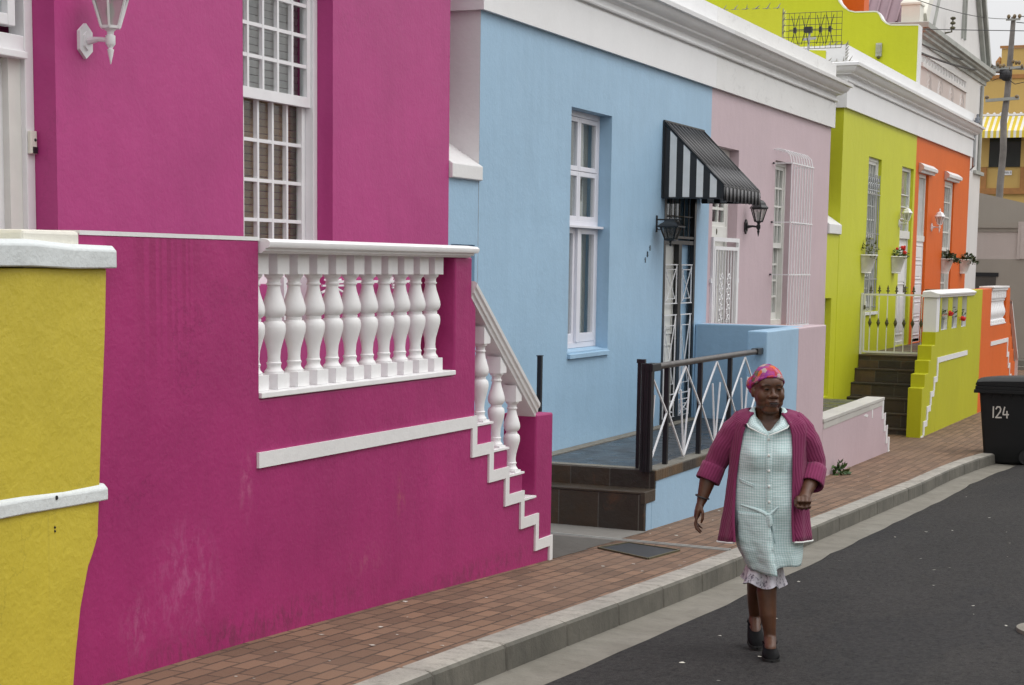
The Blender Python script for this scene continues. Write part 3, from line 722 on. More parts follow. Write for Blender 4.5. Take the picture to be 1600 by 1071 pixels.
mb = MB(); mb.prism('Y', [(FX+.03,c-.055),(FX+.03,c-.02),(X,c+.018),(X-.05,c+.018),(X-.05,c-.055)], a-.0, b+.0); mb.build('sill', M['blue_plinth'], fr)
mid = (a+b)/2
w = MB(); g = MB()
for (ya, yb) in ((a+.052, mid-.002), (mid+.002, b-.052)):
    for (za, zb_) in ((2.0, 2.44), (2.445, d-.052)):
        rect_frame(w, X-.045, X-.002, ya, yb, za, zb_, .042); pane(g, X-.02, ya+.042, yb-.042, za+.042, zb_-.042)
w.box(X-.045, X+.012, mid-.03, mid+.03, c+.07, 1.934); rect_frame(w, X-.05, X+.004, mid+.03, b-.052, c+.07, 1.934, .05, .08); rect_frame(w, X-.055, X-.015, a+.052, mid-.03, c+.07, 1.934, .05, .08)
pane(g, X-.02, mid+.08, b-.1, c+.15, 1.885); pane(g, X-.035, a+.1, mid-.08, c+.15, 1.885)
w.build('casement', M['alu'], fr, bevel=.003); g.build('pane', M['glass'], fr)
curtain(h, a+.01, b-.16, c, d, FX-.225, M['curtain'], per=.13, amp=.02); curtain(h, b-.2, b-.0, c, d, FX-.25, M['curtain_warm'], per=.09, amp=.012)
# black steel gate and the doors behind
X = FX+.004; a, b, c, d = door
w = MB(); rect_frame(w, X-.05, X, a, b, c, d, .06); w.box(X-.045, X-.005, a+.061, b-.061, 1.83, 1.87); w.box(X-.045, X-.005, a+.061, b-.061, 1.89, 1.915)
my = 17.40; w.box(X-.05, X-.002, my-.05, my+.05, c+.06, 1.829)
for z in (2.12, 2.4): w.tube([(X-.02, a+.06, z), (X-.02, b-.06, z)], .006)
for k in range(1, 6): y = a+.06+(b-a-.12)*k/6; w.tube([(X-.02, y, 1.916), (X-.02, y, d-.06)], .007)
sg = w.build('security_gate', M['black'], h)
w = MB()
def xpanel(ya, yb, za, zb_):
    t = .0105; x = X-.012
    w.bar((x, ya-.02, za), (x, yb+.02, za), t); w.bar((x, ya-.02, zb_), (x, yb+.02, zb_), t)
    w.bar((x, ya+.01, za), (x, ya+.01, zb_), t); w.bar((x, yb-.01, za), (x, yb-.01, zb_), t)
    q = .02; dz = .11 if zb_-za > .6 else .05
    w.bar((x+.008, ya+.03, za+.02), (x+.008, yb-.03, zb_-.02), t*.8); w.bar((x-.008, ya+.03, zb_-dz), (x-.008, yb-.03, za+dz), t*.8)
    w.bar((x, ya+.05, za+dz), (x, yb-.05, za+dz), t*.7); w.bar((x, ya+.05, zb_-dz), (x, yb-.05, zb_-dz), t*.7); w.bar((x, ya+.06, za+dz), (x, ya+.06, zb_-dz), t*.7)
for (ya, yb) in ((a+.09, my-.07), (my+.08, b-.09)):
    for (za, zb_) in ((.03,.20),(.27,1.10),(1.22,1.62)): xpanel(ya, yb, za, zb_)
w.build('gate_lattice', M['white'], sg)
panel_door(h, a+.04, my+.02, c+.01, 1.83, FX-.06, M['offwhite'], [(a+.1, my-.06, .1, .8), (a+.1, my-.06, .9, 1.6)], (my-.06, .85))
panel_door(h, my+.03, b-.02, c+.01, 1.83, FX-.07, M['blue'], [])
mb = MB(); mb.box(FX-.09, FX-.085, a+.02, b-.02, 1.87, d-.02); mb.build('fanlight', M['glass'], h)
curtain(h, a, b, 1.85, 2.9, FX-.3, plain('blue_black_curtain', (.05,.08,.1), .8), per=.2)
def strokes(mb, pts, w, n=(1,0,0)):
    for p, q in zip(pts[:-1], pts[1:]):
        p = Vector(p); q = Vector(q); d = (q-p).normalized(); s = d.cross(Vector(n)).normalized()*w/2; e = d*w*.35; o = Vector(n)*.002
        mb.poly([p-e+s+o, q+e+s+o, q+e-s+o, p-e-s+o])
hn = thing('house_number', 'dark house number 181 in rising digits on the blue wall', 'house number', (FX, 16.35, 1.7)); x = FX+.006
for (y, z, ch) in ((16.287, 1.66, '1'), (16.347, 1.72, '8'), (16.42, 1.779, '1')):
    mb = MB()
    if ch == '1': mb.prism('X', [(y-.009,z-.026),(y+.009,z-.026),(y+.009,z+.026),(y-.009,z+.026),(y-.009,z+.018),(y-.02,z+.012),(y-.02,z+.004),(y-.009,z+.006)], FX+.001, x)
    else:
        pts = [(x-.003, y+.0135*math.cos(t*math.pi/6-math.pi*1.5), z-.013+.0135*math.sin(t*math.pi/6-math.pi*1.5)) for t in range(12)]
        pts += [(x-.003, y+.011*math.cos(-t*math.pi/6-math.pi/2), z+.0115+.011*math.sin(-t*math.pi/6-math.pi/2)) for t in range(13)]
        mb.tube(pts, .005, 6)
    mb.build('digit', M['number_dark'], hn)

# ---- awning
aw = thing('awning', 'black and white striped awning with corrugated sloping top above the blue house door', 'awning', (FX, 17.4, 2.28))
Y0, Y1, XF = 16.74, 18.07, FX+.645; ZT, ZF, ZV, ZB = 3.045, 2.41, 2.25, 2.285
mb = MB(); n = 80; top = []
for k in range(n+1):
    y = Y0+(Y1-Y0)*k/n; w_ = .012*math.sin(k/n*2*math.pi*10)
    top.append(((FX+.004, y, ZT+w_), (FX+.45, y, ZT+(ZF-ZT)*.45/.645+w_), (XF, y, ZF+w_*.7), (XF+.006+w_*.6, y, ZF-.02), (XF+.006+w_*.8, y, ZV+.01*abs(math.sin(k/n*math.pi*10)))))
for p, q in zip(top[:-1], top[1:]):
    for i in range(4): mb.poly([p[i], q[i], q[i+1], p[i+1]])
mb.build('canopy', M['awn_top'], aw, smooth=True, angle=60, solid=.006)
def side(y, nm):
    for k in range(9):
        x0 = FX+.006+.638*k/9; x1 = FX+.006+.638*(k+1)/9
        zt0 = ZT+(ZF-ZT)*(x0-FX)/.645-.02; zt1 = ZT+(ZF-ZT)*(x1-FX)/.645-.02
        if k == 8: zt1 = ZF-.02
        mb = mbs[k % 2]; mb.prism('Y', [(x0,ZB),(x1,ZB),(x1,zt1),(x0,zt0)], y, y+.006)
for y in (Y0+.006, Y1-.012):
    mbs = [MB(), MB()]; side(y, ''); mbs[0].build('side_panel', M['black_matt'], aw); mbs[1].build('side_stripe', M['awn_white'], aw)
mb = MB(); mb.bar((FX+.01, Y0, ZB), (FX+.01, Y0, ZT), .02); mb.bar((XF, Y0+.01, ZF-.01), (FX+.01, Y0+.01, ZT-.005), .018); mb.bar((XF, Y1-.01, ZF-.01), (FX+.01, Y1-.01, ZT-.005), .018)
mb.bar((XF-.005, Y0, ZF-.02), (XF-.005, Y1, ZF-.02), .018); mb.bar((FX+.01, Y0, ZB), (XF, Y0, ZB-.005), .016); mb.bar((FX+.01, Y1, ZB), (XF, Y1, ZB-.005), .016); mb.bar((FX+.012, Y0, ZT), (FX+.012, Y1, ZT), .02)
mb.build('frame', M['black'], aw)

# ---- blue stoep: slate steps and floor, blue plinth
s = thing('blue_stoep', 'low blue stoep with dark slate floor and two brown tiled steps', 'stoep', (WX-.6, 14.6, zp(14)))
FL = -.03
mb = MB(); mb.prism('X', [(12.99,-.9),(12.99,-.175),(13.09,-.175),(13.09,-.1),(16.33,-.1),(16.33,-.9)], FX+.002, WX-.002)
mb.prism('X', [(12.86,-.9),(12.86,-.262),(12.985,-.262),(12.985,-.9)], WX-.06, WX-.002)
mb.box(FX+.003, WX-.003, 16.332, 18.2, -.9, -.1)
mb.build('plinth', M['blue_plinth'], s, bevel=.004)
mb = MB(); mb.box(FX+.004, WX+.0, 13.075, 16.328, -.1, FL+.004); mb.box(FX+.005, WX-.205, 16.3285, 17.98, -.098, FL+.004); mb.build('floor', M['slate_floor'], s, bevel=.005)
mb = MB(); mb.box(FX+.004, WX-.002, 13.05, 13.074, -.176, FL+.006); mb.box(FX+.004, WX-.001, 12.80, 12.845, -.9, -.19); mb.build('riser', M['slate_riser'], s, bevel=.004)
mb = MB(); mb.box(FX+.004, WX-.0, 12.795, 13.049, -.188, -.17); mb.build('tread', M['slate_side'], s, bevel=.004)
mb = MB(); mb.box(WX-.03, WX+.008, 13.052, 16.325, -.105, FL+.008); mb.box(WX-.03, WX+.008, 12.79, 13.05, -.262, -.168)
mb.build_each('tile_edge', M['slate_side'], s, bevel=.004)
mb = MB(); mb.box(FX+.004, WX-.13, 13.08, 13.2, FL+.0042, FL+.012); mb.box(WX-.13, WX+.0, 13.08, 16.32, FL+.0042, FL+.012); mb.box(FX+.006, FX+.12, 13.201, 17.9, FL+.0042, FL+.012)
mb.build('floor_border', M['gutter'], s)

# ---- blue / pale pink dividing wall with pillar front
dw = thing('dividing_wall', 'shoulder-high dividing wall painted half blue and half pale pink', 'wall', (WX-.1, 17.5, zp(17.5)))
mb = MB(); mb.prism('Z', [(WX-.2,16.332),(WX,16.33),(WX,17.56),(WX-.1,17.56),(WX-.1,18.18),(FX+.002,18.18),(FX+.002,17.985),(WX-.2,17.985)], -.95, .992); mb.build('blue_side', M['blue'], dw, bevel=.012)
mb = MB(); mb.prism('Z', [(WX,17.561),(WX,18.76),(WX-.2,18.76),(WX-.2,18.372),(FX+.002,18.372),(FX+.002,18.181),(WX-.099,18.181),(WX-.099,17.561)], -.95, .992); mb.build('pink_side', M['pale'], dw, bevel=.012)

# ---- black rail with white lattice
rl = thing('stoep_railing', 'black steel railing with white zigzag rods along the blue stoep', 'railing', (WX-.07, 14.6, FL))
x = WX-.07
mb = MB()
for y in (13.5, 14.41, 15.32): mb.box(x-.019, x+.019, y-.019, y+.019, FL, .775)
mb.build_each('post', M['black'], rl)
mb = MB()
for k in range(4): mb.box(x-.042+.0215*k, x-.024+.0215*k, 12.985+(.006 if k % 2 else 0), 13.06, FL, .835)
mb.box(x-.038, x+.04, 12.996, 13.055, FL, .83); mb.build('corner_post', M['black'], rl)
mb = MB(); mb.box(x-.112, x-.086, 13.085, 13.11, FL, .845); mb.box(x-.118, x-.05, 13.08, 13.115, .83, .862); mb.build('outer_post', M['black'], rl)
mb = MB(); mb.tube([(x-.073, 13.10, FL), (x-.073, 13.10, .83)], .009); mb.build('white_rod', M['white'], rl)
mb = MB(); mb.tube([(x, 13.12, .80), (x, 16.2, .80)], .027, 12); mb.build('handrail', M['steel'], rl, smooth=True)
mb = MB(); mb.box(x-.04, x+.05, 12.99, 13.2, .77, .832); mb.box(x-.035, x+.035, 16.14, 16.329, .772, .832); mb.build_each('rail_end', M['black'], rl, bevel=.006)
mb = MB()
for yc in (13.045, 13.955, 14.865, 15.775):
    lo_, hi, hub0, hub1, zc = (yc, .0), (yc, .765), yc-.455, yc+.455, .41
    for p, q in (((hub0+.02, zc), hi), (hi, (hub1-.02, zc)), ((hub1-.02, zc), lo_), (lo_, (hub0+.02, zc)), (lo_, (yc-.115, .575)), (lo_, (yc+.115, .575))):
        if p[0] < 13.07 or q[0] < 13.07:
            (p, q) = (p, q) if p[0] > q[0] else (q, p)
            if p[0] < 13.09: continue
            t = (p[0]-13.085)/(p[0]-q[0]); q = (13.085, p[1]+(q[1]-p[1])*t)
        mb.bar((x+.012, *p), (x+.012, *q), .013)
mb.build('lattice_rod', M['white'], rl)
po = thing('railing_post', 'single black steel post behind the magenta stair end pillar', 'post', (-5.3, 12.88, FL))
mb = MB(); mb.box(-5.36, -5.325, 12.862, 12.897, -.3, .868); mb.build('shaft', M['black'], po); mb = MB(); mb.box(-5.365, -5.32, 12.857, 12.902, .8685, .876); mb.build('cap', M['black'], po)

# ================================================================ PALE PINK HOUSE
h = thing('pale_pink_house', 'pale dusty pink house with barred window and white security gate', 'house', (FX, 21.2, -.04))
door = (18.5, 19.477, -.04, 2.93); win = (21.09, 21.9, .88, 2.92)
mb = MB(); facade(mb, 18.37, 23.95, -.6, 3.56, [door, win]); shell(mb, 18.37, 23.95, -.6, 4.05, sides=(0,1)); mb.build('wall', M['pale'], h)
mb = MB(); cornice(mb, 18.372, 23.95, 3.525, False, True); mb.build('cornice', M['cornice_dirty'], h, smooth=True, angle=30)
sash(h, *win, FX-.075, 4, 4, 4, 1.88, M['offwhite'], casing=.05, bar=.024)
curtain(h, 21.1, 21.9, .9, 2.9, FX-.3, M['curtain'])
mb = MB(); mb.box(FX-.06, FX+.02, 21.085, 21.905, .85, .882); mb.build('sill', M['terracotta_sill'], h)
X = FX-.11; a, b, c, d = door
w = MB(); rect_frame(w, X-.08, X, a, b, c, d, .07); w.box(X-.07, X+.012, a+.071, b-.071, 1.93, 2.06)
fr = w.build('door_frame', M['offwhite'], h, bevel=.004)
w = MB(); rect_frame(w, X-.05, X-.01, a+.07, b-.07, 2.06, d-.07, .05)
for k in (1,2): y = a+.07+(b-a-.14)*k/3; w.box(X-.045, X-.015, y-.015, y+.015, 2.11, d-.12)
for k in (1,2,3): z = 2.06+(d-.07-2.06)*k/4; w.box(X-.043, X-.017, a+.12, b-.12, z-.015, z+.015)
w.build('fanlight', M['offwhite'], fr); g = MB(); pane(g, X-.03, a+.12, b-.12, 2.11, d-.12); g.build('pane', M['glass'], fr)
mb = MB(); mb.ball((X+.014, 19.0, 2.0), (.006, .02, .035)); mb.build('knob', M['iron'], fr)
panel_door(h, a+.07, b-.07, c+.02, 1.93, X-.03, M['offwhite'], [(a+.14, b-.14, .15, .8), (a+.14, b-.14, .9, 1.4), (a+.14, b-.14, 1.5, 1.85)], (b-.15, 1.0))
sg = MB(); X = FX+.03
rect_frame(sg, X-.03, X, a-.02, b+.03, c, 1.93, .045, .045); rect_frame(sg, X-.03+.004, X+.004, a+.03, b-.02, c+.05, 1.83, .04, .04); sg.box(X-.026, X+.003, a+.07, b-.06, .42, .46)
for k in range(1, 8): y = a+.05+(b-a-.09)*k/8; sg.box(X-.02, X-.006, y-.008, y+.008, c+.09, 1.79)
for (y, z) in ((a-.03,.3),(a-.03,1.45),(b+.04,.32),(b+.04,1.45),(b+.04,.5)): sg.box(X-.03, X-.005, y-.025, y+.025, z-.025, z+.025)
def curl(mb, y, z, r, s, r0=.006):
    mb.tube([(X-.002, y+s*r*(1-t/14)*math.cos(t*.62), z+r*(1-t/14)*math.sin(t*.62)) for t in range(12)], r0, 5)
for yk in (2.5, 5.0):
    y = a+.05+(b-a-.09)*yk/8
    for k in range(5):
        z = .98+.115*k; curl(sg, y-.035, z, .045, 1); curl(sg, y+.035, z+.05, .045, -1)
for k in range(7): y = a+.1+(b-a-.16)*k/6; curl(sg, y, .53, .03, 1)
sg.build('security_gate', M['white'], h)
gr = thing('window_grille', 'white bowed burglar bars boxed over the pale pink house window', 'window bars', (FX, 21.4, .86))
X = FX+.235; Y0, Y1 = 20.98, 22.05
mb = MB()
for k in range(9):
    y = Y0+(Y1-Y0)*k/8
    mb.tube([(FX, y, 3.04), (FX+.06, y, 3.05), (FX+.15, y, 3.03), (FX+.21, y, 2.97), (X, y, 2.86), (X, y, .9), (X-.02, y, .86)], .0068, 5)
mb.build_each('bar', M['white'], gr, smooth=True)
mb = MB()
for z in (2.875, 2.16, 1.52, .89):
    mb.bar((X+.008, Y0-.01, z), (X+.008, Y1+.01, z), .014)
    for y in (Y0, Y1): mb.bar((FX, y, z), (X+.008, y, z), .013)
    for k in range(1, 3): mb.bar((FX-.02, Y0+.0*k-.012, z), (FX+.02, Y0-.012, z), .02)
mb.build_each('cross_bar', M['white'], gr)
# pale pink stoep: wet floor, low wall with white coping and painted stepped edge
s = thing('pale_pink_stoep', 'low pale pink stoep wall with white coping and painted steps at its end', 'stoep', (WX-.6, 20.5, zp(20.5)))
mb = MB(); mb.prism('X', [(18.763,-.95),(18.763,-.085),(22.05,-.05),(22.05,-.23),(22.2,-.23),(22.2,-.40),(22.36,-.40),(22.36,-.56),(22.52,-.56),(22.52,-.95)], WX-.2, WX); mb.build('wall', M['pale'], s, bevel=.006)
mb = MB(); mb.box(FX+.002, WX-.202, 18.375, 22.0, -.95, -.06)
for k in range(3): mb.box(FX+.002, WX-.202, 22.0+.17*k, 22.17+.17*k, -.95, -.23-.17*k)
mb.build('floor', M['tile_floor'], s)
mb = MB(); mb.prism('X', [(18.765,-.083),(18.765,-.045),(22.06,-.012),(22.06,-.048)], WX-.215, WX+.014); mb.prism('X', [(18.8,-.16),(18.8,-.088),(22.03,-.055),(22.03,-.115)], WX, WX+.006); mb.build('coping', M['worn_coping'], s, bevel=.004)
mb = MB()
for k in range(4): y = 22.03+.155*k; z = -.05-.17*k; mb.prism('X', [(y-.06,z-.24),(y-.06,z-.13),(y-.06,z-.002) if k == 0 else (y-.02,z-.005),(y+.025,z-.002),(y+.025,z-.175),(y+.05, z-.175), (y+.05, z-.24)], WX+.0, WX+.008)
mb.prism('X', [(20.9,-.17),(21.0,-.15),(21.15,-.17),(21.1,-.2)], WX, WX+.003); mb.prism('X', [(21.35,-.12),(21.42,-.12),(21.42,-.24),(21.37,-.22)], WX, WX+.003)
mb.build_each('painted_edge', M['white_plaster'], s)
# weed at the wall foot
def leafy(name, parent, m, origin, n, spread, height, size, droop=.4, seed=1, stems=True):
    rnd = random.Random(seed); mb = MB(); o = Vector(origin)
    for k in range(n):
        a = rnd.uniform(0, 2*math.pi); r = math.sqrt(rnd.random()); hz = height*(rnd.random()**.8)*(1-.35*r)
        tip = o+Vector((spread[0]*r*math.cos(a), spread[1]*r*math.sin(a), hz-droop*r*height*.6))
        if stems and k % 3 == 0: mb.tube([o+Vector((rnd.uniform(-.02,.02), rnd.uniform(-.02,.02), 0)), (o+tip)/2+Vector((0,0,height*.12)), tip], .0025, 3)
        d = Vector((math.cos(a)*r+rnd.uniform(-.5,.5), math.sin(a)*r+rnd.uniform(-.5,.5), rnd.uniform(-.4,.8))).normalized()
        sd = d.cross(Vector((rnd.uniform(-1,1),rnd.uniform(-1,1),1))).normalized(); s = size*rnd.uniform(.6,1.35); up = d.cross(sd)
        mb.poly([tip-d*s*.6, tip-d*s*.15+sd*s*.38+up*s*.1, tip+d*s*.35+sd*s*.28, tip+d*s*.75-up*s*.12, tip+d*s*.35-sd*s*.28, tip-d*s*.15-sd*s*.38+up*s*.1])
    return mb.build(name, m, parent)
pl = thing('weed', 'small green weed growing where the pale pink wall meets the paving', 'plant', (WX+.08, 19.33, zp(19.33)))
leafy('leaves', pl, M['leaf'], (WX+.08, 19.33, zp(19.33)), 60, (.10, .16), .15, .05, seed=4)

# ================================================================ LIME + ORANGE HOUSES
h = thing('lime_gap_wall', 'narrow lime wall with white sloped cap and little door beside the pale pink house', 'wall', (FX, 24.3, -.7))
mb = MB(); facade(mb, 23.955, 24.71, -.9, 2.1, [(23.97, 24.36, -.2, 1.19)], FX-.004, .1); mb.box(FX-.4, FX-.36, 23.96, 24.7, -.9, 2.1); mb.build('wall', M['lime'], h)
mb = MB(); mb.prism('Y', [(FX+.01,2.085),(FX+.03,2.09),(FX+.03,2.22),(FX-.32,2.46),(FX-.34,2.085)], 23.957, 24.70); mb.build('sloped_cap', M['white_plaster'], h, bevel=.006)
w = MB(); rect_frame(w, FX-.14, FX-.09, 23.97, 24.36, -.2, 1.19, .06); w.box(FX-.14, FX-.12, 24.03, 24.30, -.14, 1.13); w.build('door', M['offwhite'], h)
h = thing('lime_house', 'lime green house with tall barred window and curved parapet gable', 'house', (FX, 27.5, .33))
win = (26.48, 27.43, .95, 3.3); door = (29.09, 30.1, .33, 3.3)
mb = MB(); facade(mb, 24.7, 30.27, -.9, 3.9, [win, door]); shell(mb, 24.7, 30.27, -.9, 4.4, sides=(1,0)); mb.build('wall', M['lime'], h)
ZC = 3.865
mb = MB(); cornice(mb, 24.7, 30.27, ZC, True, False); mb.build('cornice', M['cornice'], h, smooth=True, angle=30)
sash(h, *win, FX-.05, 4, 5, 5, 2.12, M['offwhite'], casing=.05)
curtain(h, win[0], win[1], .95, 3.3, FX-.3, M['curtain'])
mb = MB(); mb.box(FX-.05, FX+.03, win[0]-.0, win[1]+.0, .90, .948); mb.build('sill', M['white_plaster'], h)
w = MB(); X = FX-.012
for k in range(7): y = win[0]+.05+(win[1]-win[0]-.1)*k/6; w.tube([(X, y, .97), (X, y, 3.05)], .009, 5)
for z in (2.75, 2.15, 1.45, 1.02): w.bar((X+.004, win[0]+.01, z), (X+.004, win[1]-.01, z), .016)
for k in range(6):
    y = win[0]+.12+(win[1]-win[0]-.24)*k/5
    for z in (2.85, 2.95): w.tube([(X, y+.035*math.cos(t*.7), z+.05*math.sin(t*.7)) for t in range(9)], .006, 4)
w.build('burglar_bars', M['galv'], h)
X = FX-.05; a, b, c, d = door
w = MB(); rect_frame(w, X-.06, X, a, b, c, d, .06); w.box(X-.05, X+.03, a+.03, b-.03, 2.12, 2.25)
for k in range(3): z = 2.45+.2*k; w.box(X-.03, X-.012, a+.06, b-.06, z-.01, z+.01)
fr = w.build('door_frame', M['offwhite'], h, bevel=.003); g = MB(); pane(g, X-.025, a+.06, b-.06, 2.25, d-.06); g.build('pane', M['glass'], fr)
mb = MB(); mb.box(X-.032, X-.03, a+.06, b-.06, 2.26, d-.06); mb.build('fanlight_blind', M['curtain'], fr)
panel_door(h, a+.06, b-.06, c+.01, 2.12, X-.02, M['white'], [(a+.12, b-.5, .5, 1.2), (b-.46, b-.1, .5, 1.2), (a+.12, b-.1, 1.35, 2.0)], (b-.14, 1.3))
# curved gable between lime and orange, near side parapets
YG = 30.27
gp = [(FX-.03,4.6),(FX-.03,5.70),(FX-.42,5.715),(FX-.50,5.72),(FX-.58,5.75),(FX-.66,5.82),(FX-.70,5.90),(FX-.74,5.945),(FX-.79,5.955),(FX-1.12,5.96),(FX-1.22,5.985),(FX-1.32,6.05),(FX-1.4,6.14),(FX-1.46,6.27),(FX-1.5,6.5),(FX-1.62,6.75),(FX-1.9,6.95),(FX-2.6,7.0),(FX-6,7.0),(FX-8,7.0),(FX-8,4.3),(FX-.25,4.3)]
mb = MB(); mb.prism('Y', gp, YG-.12, YG+.12); mb.build('gable', M['lime'], h)
mb = MB(); pts = gp[1:18]
for p, q in zip([(FX-.03,4.75)]+pts[:-1], pts):
    n_ = Vector((q[1]-p[1], 0, -(q[0]-p[0]))).normalized()
    if n_.z < -.2: n_ = -n_
    if abs(p[0]-q[0]) < 1e-4: n_ = Vector((1,0,0))
    e = n_*.02
    mb.rings([[(t[0]-n_.x*.002, YG-.128, t[1]-n_.z*.002), (t[0]+e.x, YG-.128, t[1]+e.z), (t[0]+e.x, YG+.128, t[1]+e.z), (t[0]-n_.x*.002, YG+.128, t[1]-n_.z*.002)] for t in (p, q)])
mb.build('gable_coping', M['white_plaster'], h)
mb = MB(); mb.prism('Y', [(FX-.28,4.1),(FX-.28,4.66),(FX-.93,4.70),(FX-.93,5.265),(FX-2.6,5.30),(FX-8,5.30),(FX-8,4.1)], 24.66, 24.9); mb.build('side_parapet', M['lime'], h)
mb = MB(); mb.box(FX-.27, FX-.0, 24.655, 24.9, 4.3, 4.729); mb.build('parapet_block', M['white_plaster'], h)
sp = MB(); rnd = random.Random(5)
def spike(x, y, z, axis):
    l = rnd.uniform(.05, .085)
    sp.tube([(x, y, z), (x+rnd.uniform(-.01,.03), y, z+.01), (x+rnd.uniform(.03,.07) , y-.01, z+l)], [.012, .012, .002], 4)
    sp.bar((x-.05, y, z+.004), (x+.06, y, z+.006), .018, .006)
for k in range(10): spike(FX-1.02-.155*k, 24.68, 5.275+.002*k, 0)
for k in range(6): sp.tube([(FX-.925, 24.68, 4.74+.09*k), (FX-.88, 24.67, 4.79+.09*k)], [.014, .002], 4)
sp.bar((FX-.922, 24.68, 4.7), (FX-.922, 24.68, 5.27), .012)
for k in range(4): spike(FX-.88+.17*k, 24.68, 4.70, 0)
for k in range(4): spike(FX-.24+.075*k, 24.68, 4.73, 0)
for k in range(4): spike(FX-.24+.1*k, 24.62, 4.49, 0)
for k in range(5): sp.tube([(FX+.005, 24.65, 4.53+.045*k), (FX+.06, 24.62, 4.575+.045*k)], [.01, .002], 4)
sp.build('anti_climb_spikes', M['rust'], h)
vl = thing('bulkhead_lamp', 'small grey outdoor lamp fixed on the lime gable', 'lamp', (FX-.68, YG-.14, 5.3))
mb = MB(); mb.box(FX-.735, FX-.63, YG-.17, YG-.121, 5.2, 5.43); mb.build('case', M['galv'], vl, bevel=.01); mb = MB(); mb.box(FX-.72, FX-.645, YG-.20, YG-.171, 5.26, 5.40); mb.build('lens', M['lamp_glass'], vl, bevel=.01); mb = MB(); mb.ball((FX-.68, YG-.16, 5.19), .03); mb.build('base_cap', M['iron'], vl)

h = thing('orange_house', 'orange house at the far end of the row with white window hoods', 'house', (FX, 33.2, .33))
door = (30.62, 31.55, .33, 3.27); win = (33.22, 34.3, .8, 3.27)
mb = MB(); facade(mb, 30.27, 36.05, -.95, 3.9, [door, win]); shell(mb, 30.27, 36.05, -.95, 4.4, sides=(0,1)); mb.build('wall', M['orange'], h)
mb = MB(); cornice(mb, 30.272, 36.05, ZC, False, True); mb.build('cornice', M['cornice'], h, smooth=True, angle=30)
sash(h, *win, FX-.035, 4, 5, 4, 2.0, M['offwhite'], casing=.06); curtain(h, win[0], win[1], .8, 3.27, FX-.3, M['curtain'])
w = MB(); a, b, c, d = door; X = FX-.05; rect_frame(w, X-.06, X, a, b, c, d, .06); w.box(X-.05, X+.02, a+.02, b-.02, 2.1, 2.2); 
fr = w.build('door_frame', M['offwhite'], h); mb = MB(); mb.box(X-.045, X-.03, a+.06, b-.06, 2.2, d-.06); mb.build('fanlight', M['curtain'], fr)
panel_door(h, a+.06, b-.06, c+.01, 2.1, X-.0, M['white'], [(a+.1, b-.1, .45+.33*k, .72+.33*k) for k in range(5)])
for (ya, yb, z) in ((30.55, 31.82, 3.28), (33.15, 34.53, 3.28)):
    mb = MB(); mb.rings([[(FX+dx, y_+s_*dx*.5, z+zz) for dx, zz in ((-.02,0),(.05,0),(.055,.03),(.10,.05),(.105,.10),(.03,.16),(-.02,.165))] for y_, s_ in ((ya, -1), (yb, 1))]); mb.build('window_hood', M['white_plaster'], h, smooth=True, angle=30)
mb = MB(); mb.box(FX-3.2, FX-1.2, 31.2, 31.6, 4.3, 7.4); mb.build('chimney', M['orange'], h)
mb = MB(); mb.tube([(FX+.06, 36.12, 4.6), (FX+.06, 36.12, 3.7), (FX+.0, 36.12, 3.6)], .035, 8); mb.build('downpipe', M['galv'], h)

# lime stoep: tiled stair, gate, stepped lime wall with openings
s = thing('lime_stoep', 'lime stoep wall with stepped end, white zigzag, brown tiled stair and flower niches', 'stoep', (WX-.6, 27.3, zp(27.3)))
mb = MB(); n = [26.27, 26.05, 25.81, 25.56, 25.31, 25.06]
ztop = .317; risers = MB(); treads = MB()
for k, y in enumerate(n):
    z = ztop-.2*k; yn = n[k-1] if k else 30.1
    zb_ = z-.2 if k < 5 else -.95
    risers.box(FX+.003, WX-.20, y+.001, y+.03, zb_, z-.028)
    treads.box(FX+.0035, WX-.20, y-.012, (yn if k else 30.15), z-.027, z)
    if k == 0: mb.box(FX+.004, WX-.2, y+.031, 30.15, -.95, z-.028)
risers.build('riser', M['slate_riser'], s, bevel=.003); treads.build('tread', M['slate_side'], s, bevel=.004); mb.build('base', M['concrete'], s)
OPS = [(26.08, 26.64, .715, 1.2), (27.03, 27.53, .715, 1.2), (27.93, 28.42, .715, 1.2)]
XI = WX-.2
mb = MB(); facade(mb, 25.95, 30.03, -.95, 1.205, OPS, WX, .08); mb.poly([(XI,25.95,-.95),(XI,30.03,-.95),(XI,30.03,.7),(XI,25.95,.7)])
for ya, yb in ((25.95,26.08),(26.64,27.03),(27.53,27.93),(28.42,30.03)): mb.poly([(XI,ya,.7),(XI,yb,.7),(XI,yb,1.205),(XI,ya,1.205)])
mb.build('wall', M['lime_wall'], s)
mb = MB(); mb.prism('X', [(28.9,1.2055),(28.9,1.27),(30.03,1.292),(30.03,1.2055)], XI, WX); mb.build('wall_top', M['lime_wall'], s)
mb = MB()
for (ya, za) in ((24.76,-.062),(24.93,.126),(25.2,.308),(25.37,.517),(25.72,.70)): pass
mb.prism('X', [(24.76,-.95),(24.76,-.062),(24.93,-.062),(24.93,.126),(25.2,.126),(25.2,.308),(25.37,.308),(25.37,.517),(25.66,.517),(25.66,.70),(25.948,.70),(25.948,-.95)], XI, WX); mb.build('stepped_end', M['lime_wall'], s, bevel=.006)
mb = MB(); mb.box(XI+.0, WX-.004, 25.70, 25.948, .701, 1.2); mb.build('pillar', M['white_plaster'], s, bevel=.006)
mb = MB()
for a, b, c, d in OPS:
    mb.poly([(WX-.004,b-.004,c),(XI,b-.004,c),(XI,b-.004,d),(WX-.004,b-.004,d)]); mb.poly([(WX-.004,a+.004,c),(XI,a+.004,c),(XI,a+.004,d),(WX-.004,a+.004,d)]); mb.poly([(WX-.004,a,c+.004),(XI,a,c+.004),(XI,b,c+.004),(WX-.004,b,c+.004)])
